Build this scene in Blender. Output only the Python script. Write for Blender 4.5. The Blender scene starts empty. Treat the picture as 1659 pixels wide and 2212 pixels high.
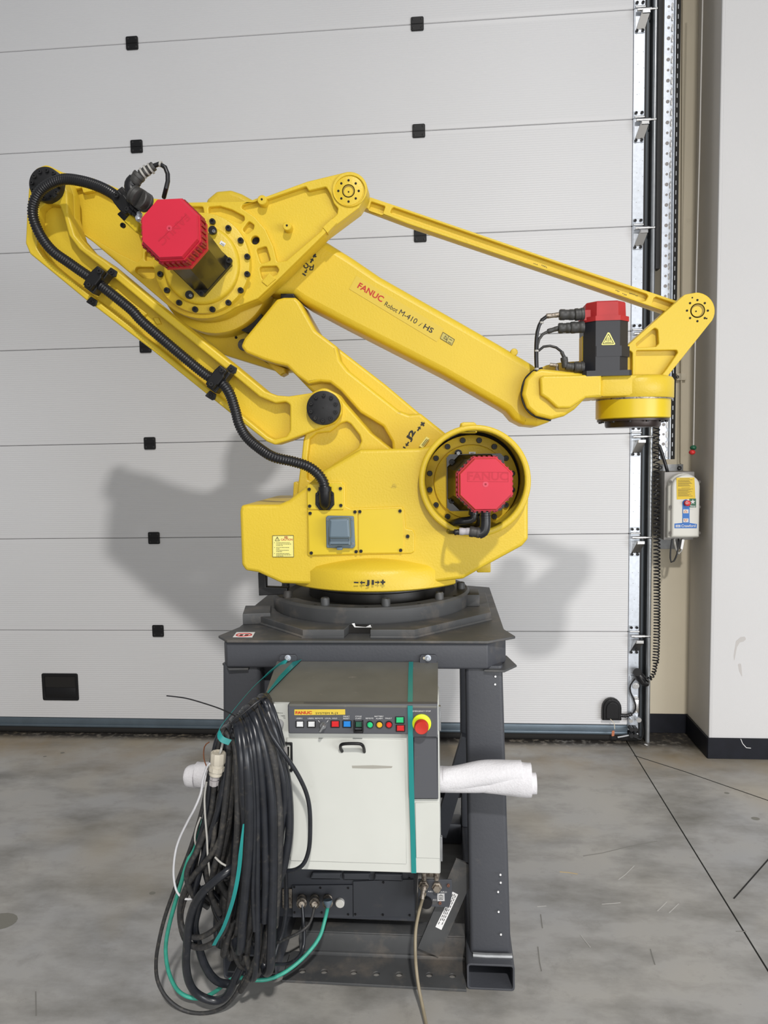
import bpy, bmesh, math, random
import numpy as np
from mathutils import Vector, Matrix
random.seed(7)
PI = math.pi
scn = bpy.context.scene
COL = scn.collection
# ------------------------------------------------------------------ camera
W, H, FPX = 1659, 2212, 1600.0
PITCH, YAW, ROLL, EYE = .0825, .0858, .0184, 1.640
cp, sp = math.cos(PITCH), math.sin(PITCH)
FWD = Vector((-math.sin(YAW)*cp, math.cos(YAW)*cp, -sp))
RT0 = Vector((math.cos(YAW), math.sin(YAW), 0)); DN0 = FWD.cross(RT0)
RT = math.cos(ROLL)*RT0 + math.sin(ROLL)*DN0
DN = -math.sin(ROLL)*RT0 + math.cos(ROLL)*DN0
CAM = Vector((0, 0, EYE))
cd = bpy.data.cameras.new('camera'); cam = bpy.data.objects.new('camera', cd); COL.objects.link(cam)
cd.sensor_fit = 'HORIZONTAL'; cd.sensor_width = 36.0; cd.lens = FPX*36.0/W
cd.clip_start = .05; cd.clip_end = 100
M = Matrix((RT, -DN, -FWD)).transposed().to_4x4(); M.translation = CAM
cam.matrix_world = M
scn.camera = cam
# ------------------------------------------------------------------ light and exposure
wd = bpy.data.worlds.new('world'); scn.world = wd; wd.use_nodes = True
bg = wd.node_tree.nodes['Background']; bg.inputs[0].default_value = (.95, .97, 1.0, 1); bg.inputs[1].default_value = .28
def area_light(name, loc, target, size, power, color=(1, 1, 1), size_y=None):
    d = bpy.data.lights.new(name, 'AREA'); d.energy = power; d.color = color; d.size = size
    if size_y: d.shape = 'RECTANGLE'; d.size_y = size_y
    o = bpy.data.objects.new(name, d); COL.objects.link(o); o.location = loc
    o.rotation_euler = (Vector(target)-Vector(loc)).to_track_quat('-Z', 'Y').to_euler()
    return o
area_light('hall_lamp', (1.74, -6.6, 9.3), (1.74, -6.5, 0), .5, 1400, (1, .965, .925)).data.spread = math.radians(142)
area_light('right_fill', (5.6, -2.6, 1.5), (0, 3.6, 1.0), 4.5, 300, (.95, .97, 1), 2.4)  # added fill light, brightens the scene towards the right; no actual window
area_light('rear_fill', (1.5, -7.0, 1.6), (.5, 3.6, 1.0), 6.0, 235, (1, .99, .97), 2.8)  # unseen fill added behind the camera to light the door side frontally
vs = scn.view_settings
vs.view_transform = 'Standard'; vs.look = 'None'; vs.gamma = 1; vs.use_curve_mapping = False; vs.exposure = -0.10

# ------------------------------------------------------------------ pixel -> place helpers
def ray(u, v): return FWD + RT*((u-W/2)/FPX) + DN*((v-H/2)/FPX)
def at(u, v, Y): d = ray(u, v); return CAM + d*(Y/d.y)
def atz(u, v, Z): d = ray(u, v); return CAM + d*((Z-EYE)/d.z)
def pxm(Y): return FPX/(Y*1.004)          # pixels per metre at distance Y
# ------------------------------------------------------------------ materials
def mat(name, col, rough=.5, metal=0, noise=None, bump=None, spec=.5, emit=None, dirt=None, coat=0):
    m = bpy.data.materials.new(name); m.use_nodes = True
    nt = m.node_tree; N = nt.nodes; L = nt.links; b = N['Principled BSDF']
    b.inputs['Base Color'].default_value = (*col, 1); b.inputs['Roughness'].default_value = rough
    b.inputs['Metallic'].default_value = metal; b.inputs['Specular IOR Level'].default_value = spec
    b.inputs['Coat Weight'].default_value = coat
    if emit: b.inputs['Emission Color'].default_value = (*emit[0], 1); b.inputs['Emission Strength'].default_value = emit[1]
    tc = N.new('ShaderNodeTexCoord'); geo = N.new('ShaderNodeNewGeometry')
    cur = None
    if noise:      # (scale, amount)
        n = N.new('ShaderNodeTexNoise'); n.inputs['Scale'].default_value = noise[0]; n.inputs['Detail'].default_value = 5
        L.new(geo.outputs['Position'], n.inputs['Vector'])
        r = N.new('ShaderNodeMapRange'); r.inputs[1].default_value = .25; r.inputs[2].default_value = .75
        r.inputs[3].default_value = 1-noise[1]; r.inputs[4].default_value = 1+noise[1]; L.new(n.outputs[0], r.inputs[0])
        mx = N.new('ShaderNodeMix'); mx.data_type = 'RGBA'; mx.blend_type = 'MULTIPLY'; mx.inputs[0].default_value = 1
        mx.inputs[6].default_value = (*col, 1); L.new(r.outputs[0], mx.inputs[7]); cur = mx.outputs[2]
        L.new(cur, b.inputs['Base Color'])
    if dirt:       # (colour, scale, threshold, softness)
        n = N.new('ShaderNodeTexNoise'); n.inputs['Scale'].default_value = dirt[1]; n.inputs['Detail'].default_value = 8; n.inputs['Roughness'].default_value = .65
        L.new(geo.outputs['Position'], n.inputs['Vector'])
        r = N.new('ShaderNodeMapRange'); r.inputs[1].default_value = dirt[2]; r.inputs[2].default_value = dirt[2]+dirt[3]; L.new(n.outputs[0], r.inputs[0])
        mx = N.new('ShaderNodeMix'); mx.data_type = 'RGBA'; L.new(r.outputs[0], mx.inputs[0])
        if cur: L.new(cur, mx.inputs[6])
        else: mx.inputs[6].default_value = (*col, 1)
        mx.inputs[7].default_value = (*dirt[0], 1); L.new(mx.outputs[2], b.inputs['Base Color'])
    if bump:       # (scale, strength)
        n = N.new('ShaderNodeTexNoise'); n.inputs['Scale'].default_value = bump[0]; n.inputs['Detail'].default_value = 3
        L.new(geo.outputs['Position'], n.inputs['Vector'])
        bp = N.new('ShaderNodeBump'); bp.inputs['Strength'].default_value = bump[1]; bp.inputs['Distance'].default_value = .002
        L.new(n.outputs[0], bp.inputs['Height']); L.new(bp.outputs[0], b.inputs['Normal'])
    return m
YEL = mat('yellow_paint', (.69, .49, .030), .42, noise=(3, .05), bump=(160, .35), dirt=((.16, .10, .02), 9, .70, .10))
YEL2 = mat('yellow_sheet', (.69, .50, .015), .33, noise=(5, .04), dirt=((.16, .10, .02), 30, .72, .08))
RED = mat('crimson_plastic', (.58, .012, .04), .45, noise=(6, .05))
REDD = mat('crimson_recess', (.30, .006, .02), .5)
BLK = mat('black_steel', (.016, .016, .017), .45, spec=.35, noise=(40, .2), dirt=((.07, .06, .05), 20, .6, .2))
BLKP = mat('black_plastic', (.010, .010, .011), .42, spec=.3)
MOT = mat('motor_black', (.018, .016, .012), .30, coat=.12, spec=.4, noise=(12, .2))
HOSE = mat('hose_plastic', (.012, .012, .014), .33)
RUB = mat('cable_rubber', (.015, .017, .022), .30, noise=(30, .25), dirt=((.06, .055, .048), 50, .58, .2))
RUBD = mat('dusty_rubber', (.026, .026, .027), .6, noise=(30, .3), dirt=((.075, .068, .058), 70, .5, .2))
GRY = mat('grey_paint', (.052, .055, .064), .45, noise=(4, .10), bump=(120, .2), dirt=((.13, .12, .105), 6, .60, .2))
GRYT = mat('grey_worn', (.060, .062, .064), .5, noise=(8, .2), dirt=((.15, .13, .11), 7, .5, .25))
DKG = mat('dark_grey_panel', (.052, .056, .066), .5, noise=(6, .1), dirt=((.11, .10, .085), 12, .62, .2))
CTL = mat('control_panel', (.075, .078, .088), .5, dirt=((.13, .12, .11), 25, .62, .2))
COV = mat('dusty_cover', (.125, .125, .112), .6, noise=(9, .16), dirt=((.24, .22, .19), 16, .63, .12))
CRM = mat('off_white_paint', (.56, .57, .53), .45, noise=(5, .04), dirt=((.42, .40, .34), 7, .66, .2))
ZNC = mat('galvanised_steel', (.60, .64, .70), .38, .55, noise=(60, .1), dirt=((.35, .36, .38), 30, .63, .1))
ZND = mat('dull_steel', (.30, .31, .32), .42, .7, noise=(40, .15))
CHR = mat('bright_steel', (.75, .75, .75), .22, 1)
BRS = mat('dirty_brass', (.34, .30, .25), .4, .7, dirt=((.14, .11, .09), 120, .5, .1))
WHT = mat('white_plastic', (.80, .78, .72), .5)
PAP = mat('white_label', (.80, .80, .80), .6)
CAB_GR = mat('grey_cable', (.42, .41, .38), .5)
CABW = mat('white_cable', (.62, .62, .64), .5)
GRN = mat('green_hose', (.035, .30, .22), .45, noise=(40, .2))
TAPE = mat('green_strap', (.010, .22, .21), .35)
BRN = mat('beige_hose', (.26, .22, .15), .5, noise=(30, .15))
FOAM = mat('white_foam', (.64, .63, .65), .8, noise=(160, .06), bump=(220, .5))
SOCK = mat('blue_grey_plastic', (.13, .18, .22), .45, dirt=((.2, .2, .2), 30, .65, .1))
PANELW = mat('cabinet_shell', (.60, .60, .56), .45)
STK = mat('yellow_sticker', (.68, .46, .008), .5)
STKP = mat('pale_yellow_sticker', (.82, .76, .24), .5)
STKD = mat('dull_yellow_sticker', (.66, .48, .05), .5)
INK = mat('black_ink', (.02, .02, .02), .6)
INKR = mat('red_ink', (.50, .02, .015), .5)
INKW = mat('white_ink', (.60, .60, .60), .6)
INKO = mat('orange_ink', (.75, .25, .06), .6)
SEAM = mat('dark_joint', (.012, .011, .010), .9)
WALLM = mat('plaster_wall', (.60, .595, .595), .8, noise=(1.5, .02), bump=(300, .25))
CREAM = mat('cream_wall', (.60, .54, .42), .75, noise=(3, .04), dirt=((.4, .35, .26), 4, .66, .2))
REVEAL = mat('taupe_reveal', (.62, .59, .55), .75, noise=(3, .04))
BASEM = mat('black_skirting', (.008, .009, .014), .5, spec=.25, noise=(20, .2), dirt=((.07, .065, .055), 10, .66, .08))
BGRN = mat('green_lens', (.02, .50, .18), .35); BRED = mat('red_lens', (.60, .012, .015), .35)
BBLU = mat('blue_lens', (.01, .20, .60), .35); BAMB = mat('amber_lens', (.75, .42, .02), .35)
BWHT = mat('white_lens', (.68, .69, .70), .4); BDGN = mat('dark_green_lens', (.02, .10, .06), .2)
ESY = mat('lime_yellow', (.68, .82, .01), .45); ESR = mat('mushroom_red', (.50, .025, .012), .4)
BLUE = mat('blue_sticker', (.01, .13, .45), .45); DGRN = mat('dark_green_sticker', (.01, .10, .04), .5)
ORG = mat('orange_rag', (.45, .16, .08), .8)
# door: fine horizontal micro ribs as relief
def door_mat():
    m = mat('door_paint', (.66, .66, .67), .42, noise=(1.2, .02)); nt = m.node_tree; N = nt.nodes; L = nt.links
    b = N['Principled BSDF']; g = N.new('ShaderNodeNewGeometry'); s = N.new('ShaderNodeSeparateXYZ'); L.new(g.outputs['Position'], s.inputs[0])
    f = N.new('ShaderNodeMath'); f.operation = 'MULTIPLY'; f.inputs[1].default_value = 2*PI/.0118; L.new(s.outputs['Z'], f.inputs[0])
    si = N.new('ShaderNodeMath'); si.operation = 'SINE'; L.new(f.outputs[0], si.inputs[0])
    # flat band near each joint: |frac((z-z0)/.545)-.5| large
    a = N.new('ShaderNodeMath'); a.operation = 'MULTIPLY_ADD'; a.inputs[1].default_value = 1/.545; a.inputs[2].default_value = -3.888/.545+20; L.new(s.outputs['Z'], a.inputs[0])
    fr = N.new('ShaderNodeMath'); fr.operation = 'FRACT'; L.new(a.outputs[0], fr.inputs[0])
    sb = N.new('ShaderNodeMath'); sb.operation = 'SUBTRACT'; sb.inputs[1].default_value = .5; L.new(fr.outputs[0], sb.inputs[0])
    ab = N.new('ShaderNodeMath'); ab.operation = 'ABSOLUTE'; L.new(sb.outputs[0], ab.inputs[0])
    lt = N.new('ShaderNodeMath'); lt.operation = 'LESS_THAN'; lt.inputs[1].default_value = .455; L.new(ab.outputs[0], lt.inputs[0])
    mu = N.new('ShaderNodeMath'); mu.operation = 'MULTIPLY'; L.new(si.outputs[0], mu.inputs[0]); L.new(lt.outputs[0], mu.inputs[1])
    n = N.new('ShaderNodeTexNoise'); n.inputs['Scale'].default_value = 260; L.new(g.outputs['Position'], n.inputs['Vector'])
    ad = N.new('ShaderNodeMath'); ad.operation = 'MULTIPLY_ADD'; ad.inputs[1].default_value = .35; L.new(n.outputs[0], ad.inputs[0]); L.new(mu.outputs[0], ad.inputs[2])
    bp = N.new('ShaderNodeBump'); bp.inputs['Strength'].default_value = .5; bp.inputs['Distance'].default_value = .0006
    L.new(ad.outputs[0], bp.inputs['Height']); L.new(bp.outputs[0], b.inputs['Normal'])
    return m
DOORM = door_mat()
def floor_mat():
    m = bpy.data.materials.new('polished_concrete'); m.use_nodes = True; nt = m.node_tree; N = nt.nodes; L = nt.links; b = N['Principled BSDF']
    g = N.new('ShaderNodeNewGeometry')
    def noise(sc, det, rough=.6, stretch=(1, 1, 1)):
        mp = N.new('ShaderNodeMapping'); mp.inputs['Scale'].default_value = stretch; L.new(g.outputs['Position'], mp.inputs['Vector'])
        n = N.new('ShaderNodeTexNoise'); n.inputs['Scale'].default_value = sc; n.inputs['Detail'].default_value = det; n.inputs['Roughness'].default_value = rough
        L.new(mp.outputs[0], n.inputs['Vector']); return n.outputs[0]
    def mix(fac, a, c):
        x = N.new('ShaderNodeMix'); x.data_type = 'RGBA'; L.new(fac, x.inputs[0])
        if isinstance(a, tuple): x.inputs[6].default_value = (*a, 1)
        else: L.new(a, x.inputs[6])
        x.inputs[7].default_value = (*c, 1); return x.outputs[2]
    def ramp(src, lo, hi):
        r = N.new('ShaderNodeMapRange'); r.inputs[1].default_value = lo; r.inputs[2].default_value = hi; L.new(src, r.inputs[0]); return r.outputs[0]
    c = mix(ramp(noise(1.1, 4), .35, .65), (.37, .355, .325), (.32, .32, .32))
    c = mix(ramp(noise(2.3, 7, .62, (1, 1.9, 1)), .44, .70), c, (.165, .16, .145))
    c = mix(ramp(noise(.9, 3), .55, .75), c, (.36, .32, .25))
    c = mix(ramp(noise(9, 8, .7), .56, .9), c, (.18, .175, .16))
    c = mix(ramp(noise(60, 3, .7), .66, .8), c, (.22, .21, .20))
    sx = N.new('ShaderNodeSeparateXYZ'); L.new(g.outputs['Position'], sx.inputs[0])
    def gate(out, lo, hi):
        q = N.new('ShaderNodeMapRange'); q.interpolation_type = 'SMOOTHSTEP'; q.inputs[1].default_value = lo; q.inputs[2].default_value = hi; L.new(out, q.inputs[0]); return q.outputs[0]
    def mul(a_, b_):
        q = N.new('ShaderNodeMath'); q.operation = 'MULTIPLY'; L.new(a_, q.inputs[0]); L.new(b_, q.inputs[1]); return q.outputs[0]
    c = mix(mul(gate(sx.outputs['Y'], 3.45, 3.95), ramp(noise(2.4, 6), .36, .7)), c, (.27, .21, .13))
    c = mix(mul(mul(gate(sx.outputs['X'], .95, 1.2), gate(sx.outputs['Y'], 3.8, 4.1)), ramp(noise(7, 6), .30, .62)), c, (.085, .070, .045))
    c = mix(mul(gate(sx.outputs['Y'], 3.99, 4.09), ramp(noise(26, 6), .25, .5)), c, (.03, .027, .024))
    L.new(c, b.inputs['Base Color'])
    r = N.new('ShaderNodeMapRange'); r.inputs[3].default_value = .34; r.inputs[4].default_value = .6; L.new(noise(4, 5), r.inputs[0]); L.new(r.outputs[0], b.inputs['Roughness'])
    bp = N.new('ShaderNodeBump'); bp.inputs['Strength'].default_value = .25; bp.inputs['Distance'].default_value = .001; L.new(noise(90, 4), bp.inputs['Height']); L.new(bp.outputs[0], b.inputs['Normal'])
    return m
FLM = floor_mat()

# ------------------------------------------------------------------ mesh helpers
ORG_W = {}
class MB:
    def __init__(s): s.v = []; s.f = []
    def add(s, vs, fs):
        k = len(s.v); s.v += [tuple(v) for v in vs]; s.f += [tuple(i+k for i in f) for f in fs]; return s
    def box(s, x0, x1, y0, y1, z0, z1, bev=0, seg=2, rot=None, piv=None):
        bm = bmesh.new(); bmesh.ops.create_cube(bm, size=1)
        for v in bm.verts: v.co = Vector(((x0+x1)/2+v.co.x*(x1-x0), (y0+y1)/2+v.co.y*(y1-y0), (z0+z1)/2+v.co.z*(z1-z0)))
        if bev: bmesh.ops.bevel(bm, geom=bm.edges[:], offset=bev, segments=seg, affect='EDGES', profile=.5)
        s.bm(bm, rot, piv); return s
    def bm(s, bm, rot=None, piv=None):
        if rot is not None:
            p = Vector(piv) if piv is not None else Vector((0, 0, 0))
            for v in bm.verts: v.co = p + rot @ (v.co-p)
        bm.verts.ensure_lookup_table(); bm.verts.index_update()
        s.add([v.co[:] for v in bm.verts], [[v.index for v in f.verts] for f in bm.faces]); bm.free(); return s
    def cyl(s, p0, p1, r0, r1=None, seg=24, caps=True):
        if r1 is None: r1 = r0
        return s.lathe([(r0, 0), (r1, 1)], p0, p1, seg, caps)
    def lathe(s, prof, p0, p1, seg=32, caps=True, phase=0):
        # prof: (radius, t) with t in 0..1 along p0->p1 (t may repeat)
        p0 = Vector(p0); p1 = Vector(p1); ax = (p1-p0); d = ax.normalized()
        a = d.orthogonal().normalized() if abs(d.y) < .99 else Vector((1, 0, 0)); b = d.cross(a)
        if abs(d.y) >= .99: b = Vector((0, 0, 1))
        vs = []; n = len(prof)
        for r, t in prof:
            for i in range(seg):
                q = 2*PI*(i+phase)/seg; vs.append(p0+ax*t+(a*math.cos(q)+b*math.sin(q))*r)
        fs = []
        for j in range(n-1):
            for i in range(seg):
                k = (i+1) % seg; fs.append((j*seg+i, j*seg+k, (j+1)*seg+k, (j+1)*seg+i))
        if caps: fs.append(tuple(range(seg))[::-1]); fs.append(tuple(range((n-1)*seg, n*seg)))
        return s.add(vs, fs)
    def tube(s, pts, r, seg=10, caps=True, closed=False, radii=None):
        pts = [Vector(p) for p in pts]; n = len(pts); T = []
        for i in range(n):
            if closed: t = pts[(i+1) % n]-pts[(i-1) % n]
            else: t = pts[min(i+1, n-1)]-pts[max(i-1, 0)]
            T.append(t.normalized() if t.length > 1e-9 else Vector((0, 0, 1)))
        a = T[0].orthogonal().normalized(); vs = []
        for i in range(n):
            a = (a - T[i]*a.dot(T[i])); a = a.normalized() if a.length > 1e-6 else T[i].orthogonal().normalized()
            b = T[i].cross(a); rr = radii[i] if radii else r
            for k in range(seg):
                q = 2*PI*k/seg; vs.append(pts[i]+(a*math.cos(q)+b*math.sin(q))*rr)
        fs = []
        for i in range(n if closed else n-1):
            j = (i+1) % n
            for k in range(seg):
                l = (k+1) % seg; fs.append((i*seg+k, i*seg+l, j*seg+l, j*seg+k))
        if caps and not closed: fs.append(tuple(range(seg))[::-1]); fs.append(tuple(range((n-1)*seg, n*seg)))
        return s.add(vs, fs)
    def ribbon(s, pts, w, th, up=None):
        # flat band through pts; w = half-width vector or function
        vs = []; fs = []; n = len(pts)
        for i, p in enumerate(pts):
            p = Vector(p); t = (Vector(pts[min(i+1, n-1)])-Vector(pts[max(i-1, 0)])).normalized()
            wv = w[i] if isinstance(w, list) else w
            wv = Vector(wv); nn = t.cross(wv).normalized()*th/2
            vs += [p-wv-nn, p+wv-nn, p+wv+nn, p-wv+nn]
        for i in range(n-1):
            for k in range(4):
                l = (k+1) % 4; fs.append((i*4+k, i*4+l, i*4+4+l, i*4+4+k))
        fs += [(3, 2, 1, 0), (n*4-4, n*4-3, n*4-2, n*4-1)]
        return s.add(vs, fs)
    def build(s, name, m, parent=None, smooth=38, label=None):
        V = np.array(s.v, float); lo = V.min(0); hi = V.max(0); o = Vector(((lo[0]+hi[0])/2, (lo[1]+hi[1])/2, lo[2] if parent is None else (lo[2]+hi[2])/2))
        me = bpy.data.meshes.new(name); me.from_pydata([tuple(Vector(v)-o) for v in s.v], [], s.f)
        bmx = bmesh.new(); bmx.from_mesh(me); bmesh.ops.recalc_face_normals(bmx, faces=bmx.faces[:]); bmx.to_mesh(me); bmx.free()
        if smooth:
            me.polygons.foreach_set('use_smooth', [True]*len(me.polygons)); me.set_sharp_from_angle(angle=math.radians(smooth))
        me.materials.append(m)
        return link(name, me, o, parent, label)
def link(name, me, o, parent=None, label=None, scale=None, rot=None):
    ob = bpy.data.objects.new(name, me); COL.objects.link(ob); o = Vector(o)
    if parent is not None: ob.parent = parent; ob.location = o-ORG_W[parent.name]
    else: ob.location = o
    if scale: ob.scale = (scale,)*3 if not isinstance(scale, tuple) else scale
    if rot: ob.rotation_euler = rot
    ORG_W[ob.name] = o
    if label: ob['label'] = label
    return ob
def empty(name, loc, label=None, cat=None, group=None, kind=None):
    o = bpy.data.objects.new(name, None); COL.objects.link(o); o.location = loc; ORG_W[o.name] = Vector(loc)
    o.empty_display_size = .1
    return tag(o, label, cat, group, kind)
def tag(o, label=None, cat=None, group=None, kind=None):
    if label: o['label'] = label
    if cat: o['category'] = cat
    if group: o['group'] = group
    if kind: o['kind'] = kind
    return o
def catmull(P, n=8, closed=False):
    P = [Vector(p) for p in P]; out = []; m = len(P)
    rng = range(m) if closed else range(m-1)
    for i in rng:
        p0 = P[(i-1) % m] if closed else P[max(i-1, 0)]; p1 = P[i]; p2 = P[(i+1) % m]; p3 = P[(i+2) % m] if closed else P[min(i+2, m-1)]
        for k in range(n):
            t = k/n; t2 = t*t; t3 = t2*t
            out.append(.5*((2*p1)+(-p0+p2)*t+(2*p0-5*p1+4*p2-p3)*t2+(-p0+3*p1-3*p2+p3)*t3))
    if not closed: out.append(P[-1])
    return out
def resample(P, step):
    P = [Vector(p) for p in P]; L = [0]
    for a, b in zip(P, P[1:]): L.append(L[-1]+(b-a).length)
    n = max(2, int(L[-1]/step)); out = []; j = 0
    for i in range(n+1):
        d = L[-1]*i/n
        while j < len(P)-2 and L[j+1] < d: j += 1
        t = (d-L[j])/max(1e-9, L[j+1]-L[j]); out.append(P[j].lerp(P[j+1], min(1, max(0, t))))
    return out
def roundp(pts, r, seg=4):
    """round polygon corners; pts 2D, r radius (same unit) or per-point third value"""
    out = []; n = len(pts)
    for i in range(n):
        p = Vector(pts[i][:2]); a = Vector(pts[i-1][:2]); b = Vector(pts[(i+1) % n][:2]); rr = pts[i][2] if len(pts[i]) > 2 else r
        da = a-p; db = b-p; la = da.length; lb = db.length
        if rr <= 0 or la < 1e-6 or lb < 1e-6: out.append(tuple(p)); continue
        ang = da.angle(db)
        if ang > 3.0: out.append(tuple(p)); continue
        t = min(rr/math.tan(ang/2), la*.45, lb*.45)
        q0 = p+da*(t/la); q1 = p+db*(t/lb)
        for k in range(seg+1):
            u = k/seg; out.append(tuple(q0*(1-u)**2+p*2*u*(1-u)+q1*u*u))
    return out
def circ(cx, cy, r, n=40): return [(cx+r*math.cos(2*PI*i/n), cy+r*math.sin(2*PI*i/n)) for i in range(n)]
def xz(pts, Y): return [(lambda p: (p.x, p.z))(at(u, v, Y)) for u, v in pts]
def plate_mesh(outline, holes, y0, y1, bev):
    """outline/holes in metres (x,z); returns verts, faces of a slab from y0 (front) to y1 with rounded edges"""
    cu = bpy.data.curves.new('tmp', 'CURVE'); cu.dimensions = '2D'; cu.fill_mode = 'BOTH'
    for poly in [outline]+list(holes):
        s = cu.splines.new('POLY'); s.points.add(len(poly)-1)
        for i, p in enumerate(poly): s.points[i].co = (p[0], p[1], 0, 1)
        s.use_cyclic_u = True
    d = y1-y0; bev = min(bev, d*.49); cu.extrude = d/2-bev; cu.bevel_depth = bev; cu.bevel_resolution = 2; cu.offset = -bev
    ob = bpy.data.objects.new('tmp', cu); COL.objects.link(ob)
    dg = bpy.context.evaluated_depsgraph_get(); me = bpy.data.meshes.new_from_object(ob.evaluated_get(dg))
    ym = (y0+y1)/2
    vs = [(v.co.x, ym-v.co.z, v.co.y) for v in me.vertices]; fs = [tuple(p.vertices) for p in me.polygons]
    bpy.data.objects.remove(ob); bpy.data.curves.remove(cu); bpy.data.meshes.remove(me)
    return vs, fs
def slab(mb, out_px, Y0, Y1, holes=(), bev=.004, r=0, hr=0):
    o = roundp(out_px, r) if r or any(len(p) > 2 for p in out_px) else out_px
    o = xz([p[:2] for p in o], Y0); hs = [xz([p[:2] for p in (roundp(h, hr) if (hr and len(h) < 30) else h)], Y0) for h in holes]
    v, f = plate_mesh(o, hs, Y0, Y1, bev); mb.add(v, f); return mb
def slabm(mb, out, y0, y1, holes=(), bev=.003, r=0):
    o = roundp(out, r) if r else out
    v, f = plate_mesh(o, holes, y0, y1, bev); mb.add(v, f); return mb
def planslab(mb, out, z0, z1, holes=(), bev=.002, r=0):
    """outline in plan (x,y), between heights z0 and z1"""
    o = roundp(out, r) if r else out
    v, f = plate_mesh([(p[0], p[1]) for p in o], holes, 0, z1-z0, bev)
    mb.add([(a, c, z1-b) for a, b, c in v], f); return mb
def casting(out_px, Y0, Y1, pockets, pd, bev=.004, r=4, hr=4, web_out=None):
    mb = MB(); slab(mb, out_px, Y0, Y0+pd, pockets, bev, r, hr)
    o = roundp(out_px, r); o = xz([p[:2] for p in o], Y0)
    v, f = plate_mesh(o, [], Y0+pd-.0015, Y1, .003); mb.add(v, f); return mb
# shared bolt mesh: socket head cap screw pointing to -Y, unit radius
def bolt_mesh(name, m, seg=16, hexa=True):
    mb = MB(); mb.lathe([(1, 1.2), (1, .15), (.88, 0), (.5, 0)], (0, 0, -0), (0, 1, 0), seg, False)
    v = []; f = []
    for k, (rr, y) in enumerate(((.5, 0), (.5, .6))):
        for i in range(6): q = PI/3*i; v.append((rr*math.cos(q), y, rr*math.sin(q)))
    for i in range(6): j = (i+1) % 6; f.append((i, j, 6+j, 6+i))
    f.append(tuple(range(6, 12))); mb.add(v, f)
    # annulus between round and hex
    mb.lathe([(.5, 0), (.44, 0)], (0, 0, 0), (0, 1, 0), seg, False)
    me = bpy.data.meshes.new(name); me.from_pydata(mb.v, [], mb.f); me.materials.append(m)
    b = bmesh.new(); b.from_mesh(me); bmesh.ops.recalc_face_normals(b, faces=b.faces[:]); b.to_mesh(me); b.free()
    me.polygons.foreach_set('use_smooth', [True]*len(me.polygons)); me.set_sharp_from_angle(angle=math.radians(35)); return me
BOLT = bolt_mesh('bolt', BLK); BOLTZ = bolt_mesh('bolt', ZND); 
def bolt(u, v, Y, rpx, parent, me=None, name='bolt', h=None):
    p = at(u, v, Y); r = rpx/pxm(Y); return link(name, me or BOLT, p, parent, scale=(r, h if h else r, r))
def bolt_at(p, r, parent, me=None, name='bolt', rot=None): return link(name, me or BOLT, p, parent, scale=(r, r, r), rot=rot)
HOLEM = {}
def dot(name, u, v, Y, rpx, parent, m=SEAM, seg=14, th=.0012):
    p = at(u, v, Y); r = rpx/pxm(Y); return MB().cyl(p, p-Vector((0, th, 0)), r, seg=seg).build(name, m, parent)
def text(parent, name, s, p0, p1, hpx, Y, m, bold=0, italic=0, th=.0006, world=False, label=None):
    """lettering whose baseline runs from pixel p0 to pixel p1 on the plane Y, cap height hpx"""
    cu = bpy.data.curves.new('tmp', 'FONT'); cu.body = s; cu.size = 1; cu.offset = bold; cu.shear = italic; cu.extrude = .0; cu.resolution_u = 3
    ob = bpy.data.objects.new('tmp', cu); COL.objects.link(ob)
    me = bpy.data.meshes.new_from_object(ob.evaluated_get(bpy.context.evaluated_depsgraph_get()))
    bpy.data.objects.remove(ob)
    xs = [v.co.x for v in me.vertices]; x0, x1 = min(xs), max(xs)
    A = at(*p0, Y); B = at(*p1, Y); ax = (B-A); Lw = ax.length; ax = ax/Lw
    up = Vector((0, -1, 0)).cross(ax)*-1 if False else Vector((-ax.z, 0, ax.x)); hs = hpx/pxm(Y)/.70
    vs = [tuple(A+ax*((v.co.x-x0)/(x1-x0)*Lw)+up*(v.co.y*hs)+Vector((0, -th, 0))) for v in me.vertices]; fs = [tuple(p.vertices) for p in me.polygons]
    bpy.data.meshes.remove(me)
    mb = MB(); mb.add(vs, fs); return mb.build(name, m, parent, smooth=0, label=label)
def decal(name, quad, Y, m, parent, th=.0008, label=None):
    """thin flat sticker through pixel corners"""
    mb = MB(); a = [at(u, v, Y) for u, v in quad]; n = len(a)
    b = [p-Vector((0, th, 0)) for p in a]
    mb.add(a+b, [tuple(range(n))[::-1], tuple(range(n, 2*n))]+[(i, (i+1) % n, n+(i+1) % n, n+i) for i in range(n)])
    return mb.build(name, m, parent, smooth=0, label=label)
def lines(name, segs, Y, m, parent, wpx=1.0, th=.0009):
    """printed strokes: list of pixel segments"""
    mb = MB()
    for (u0, v0, u1, v1) in segs:
        d = Vector((u1-u0, v1-v0)).normalized(); n = Vector((-d.y, d.x))*wpx/2
        q = [at(u0+n.x, v0+n.y, Y), at(u1+n.x, v1+n.y, Y), at(u1-n.x, v1-n.y, Y), at(u0-n.x, v0-n.y, Y)]
        mb.add([p-Vector((0, th, 0)) for p in q], [(0, 1, 2, 3)])
    return mb.build(name, m, parent, smooth=0)
def pxpath(P): return [at(u, v, Y) for u, v, Y in P]
def mb_tube(P, r, step=.02, seg=10, n=8, closed=False):
    c = catmull(pxpath(P), n, closed); c = resample(c+([c[0]] if closed else []), step)
    return MB().tube(c[:-1] if closed else c, r, seg, closed=closed)
def hose_tube(P, r, pitch=.0085, seg=14):
    c = resample(catmull(pxpath(P), 10), pitch/4); rad = []
    for i in range(len(c)): rad.append(r*(1.0 if (i % 4) in (0, 1) else .86))
    return MB().tube(c, r, seg, radii=rad)
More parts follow.
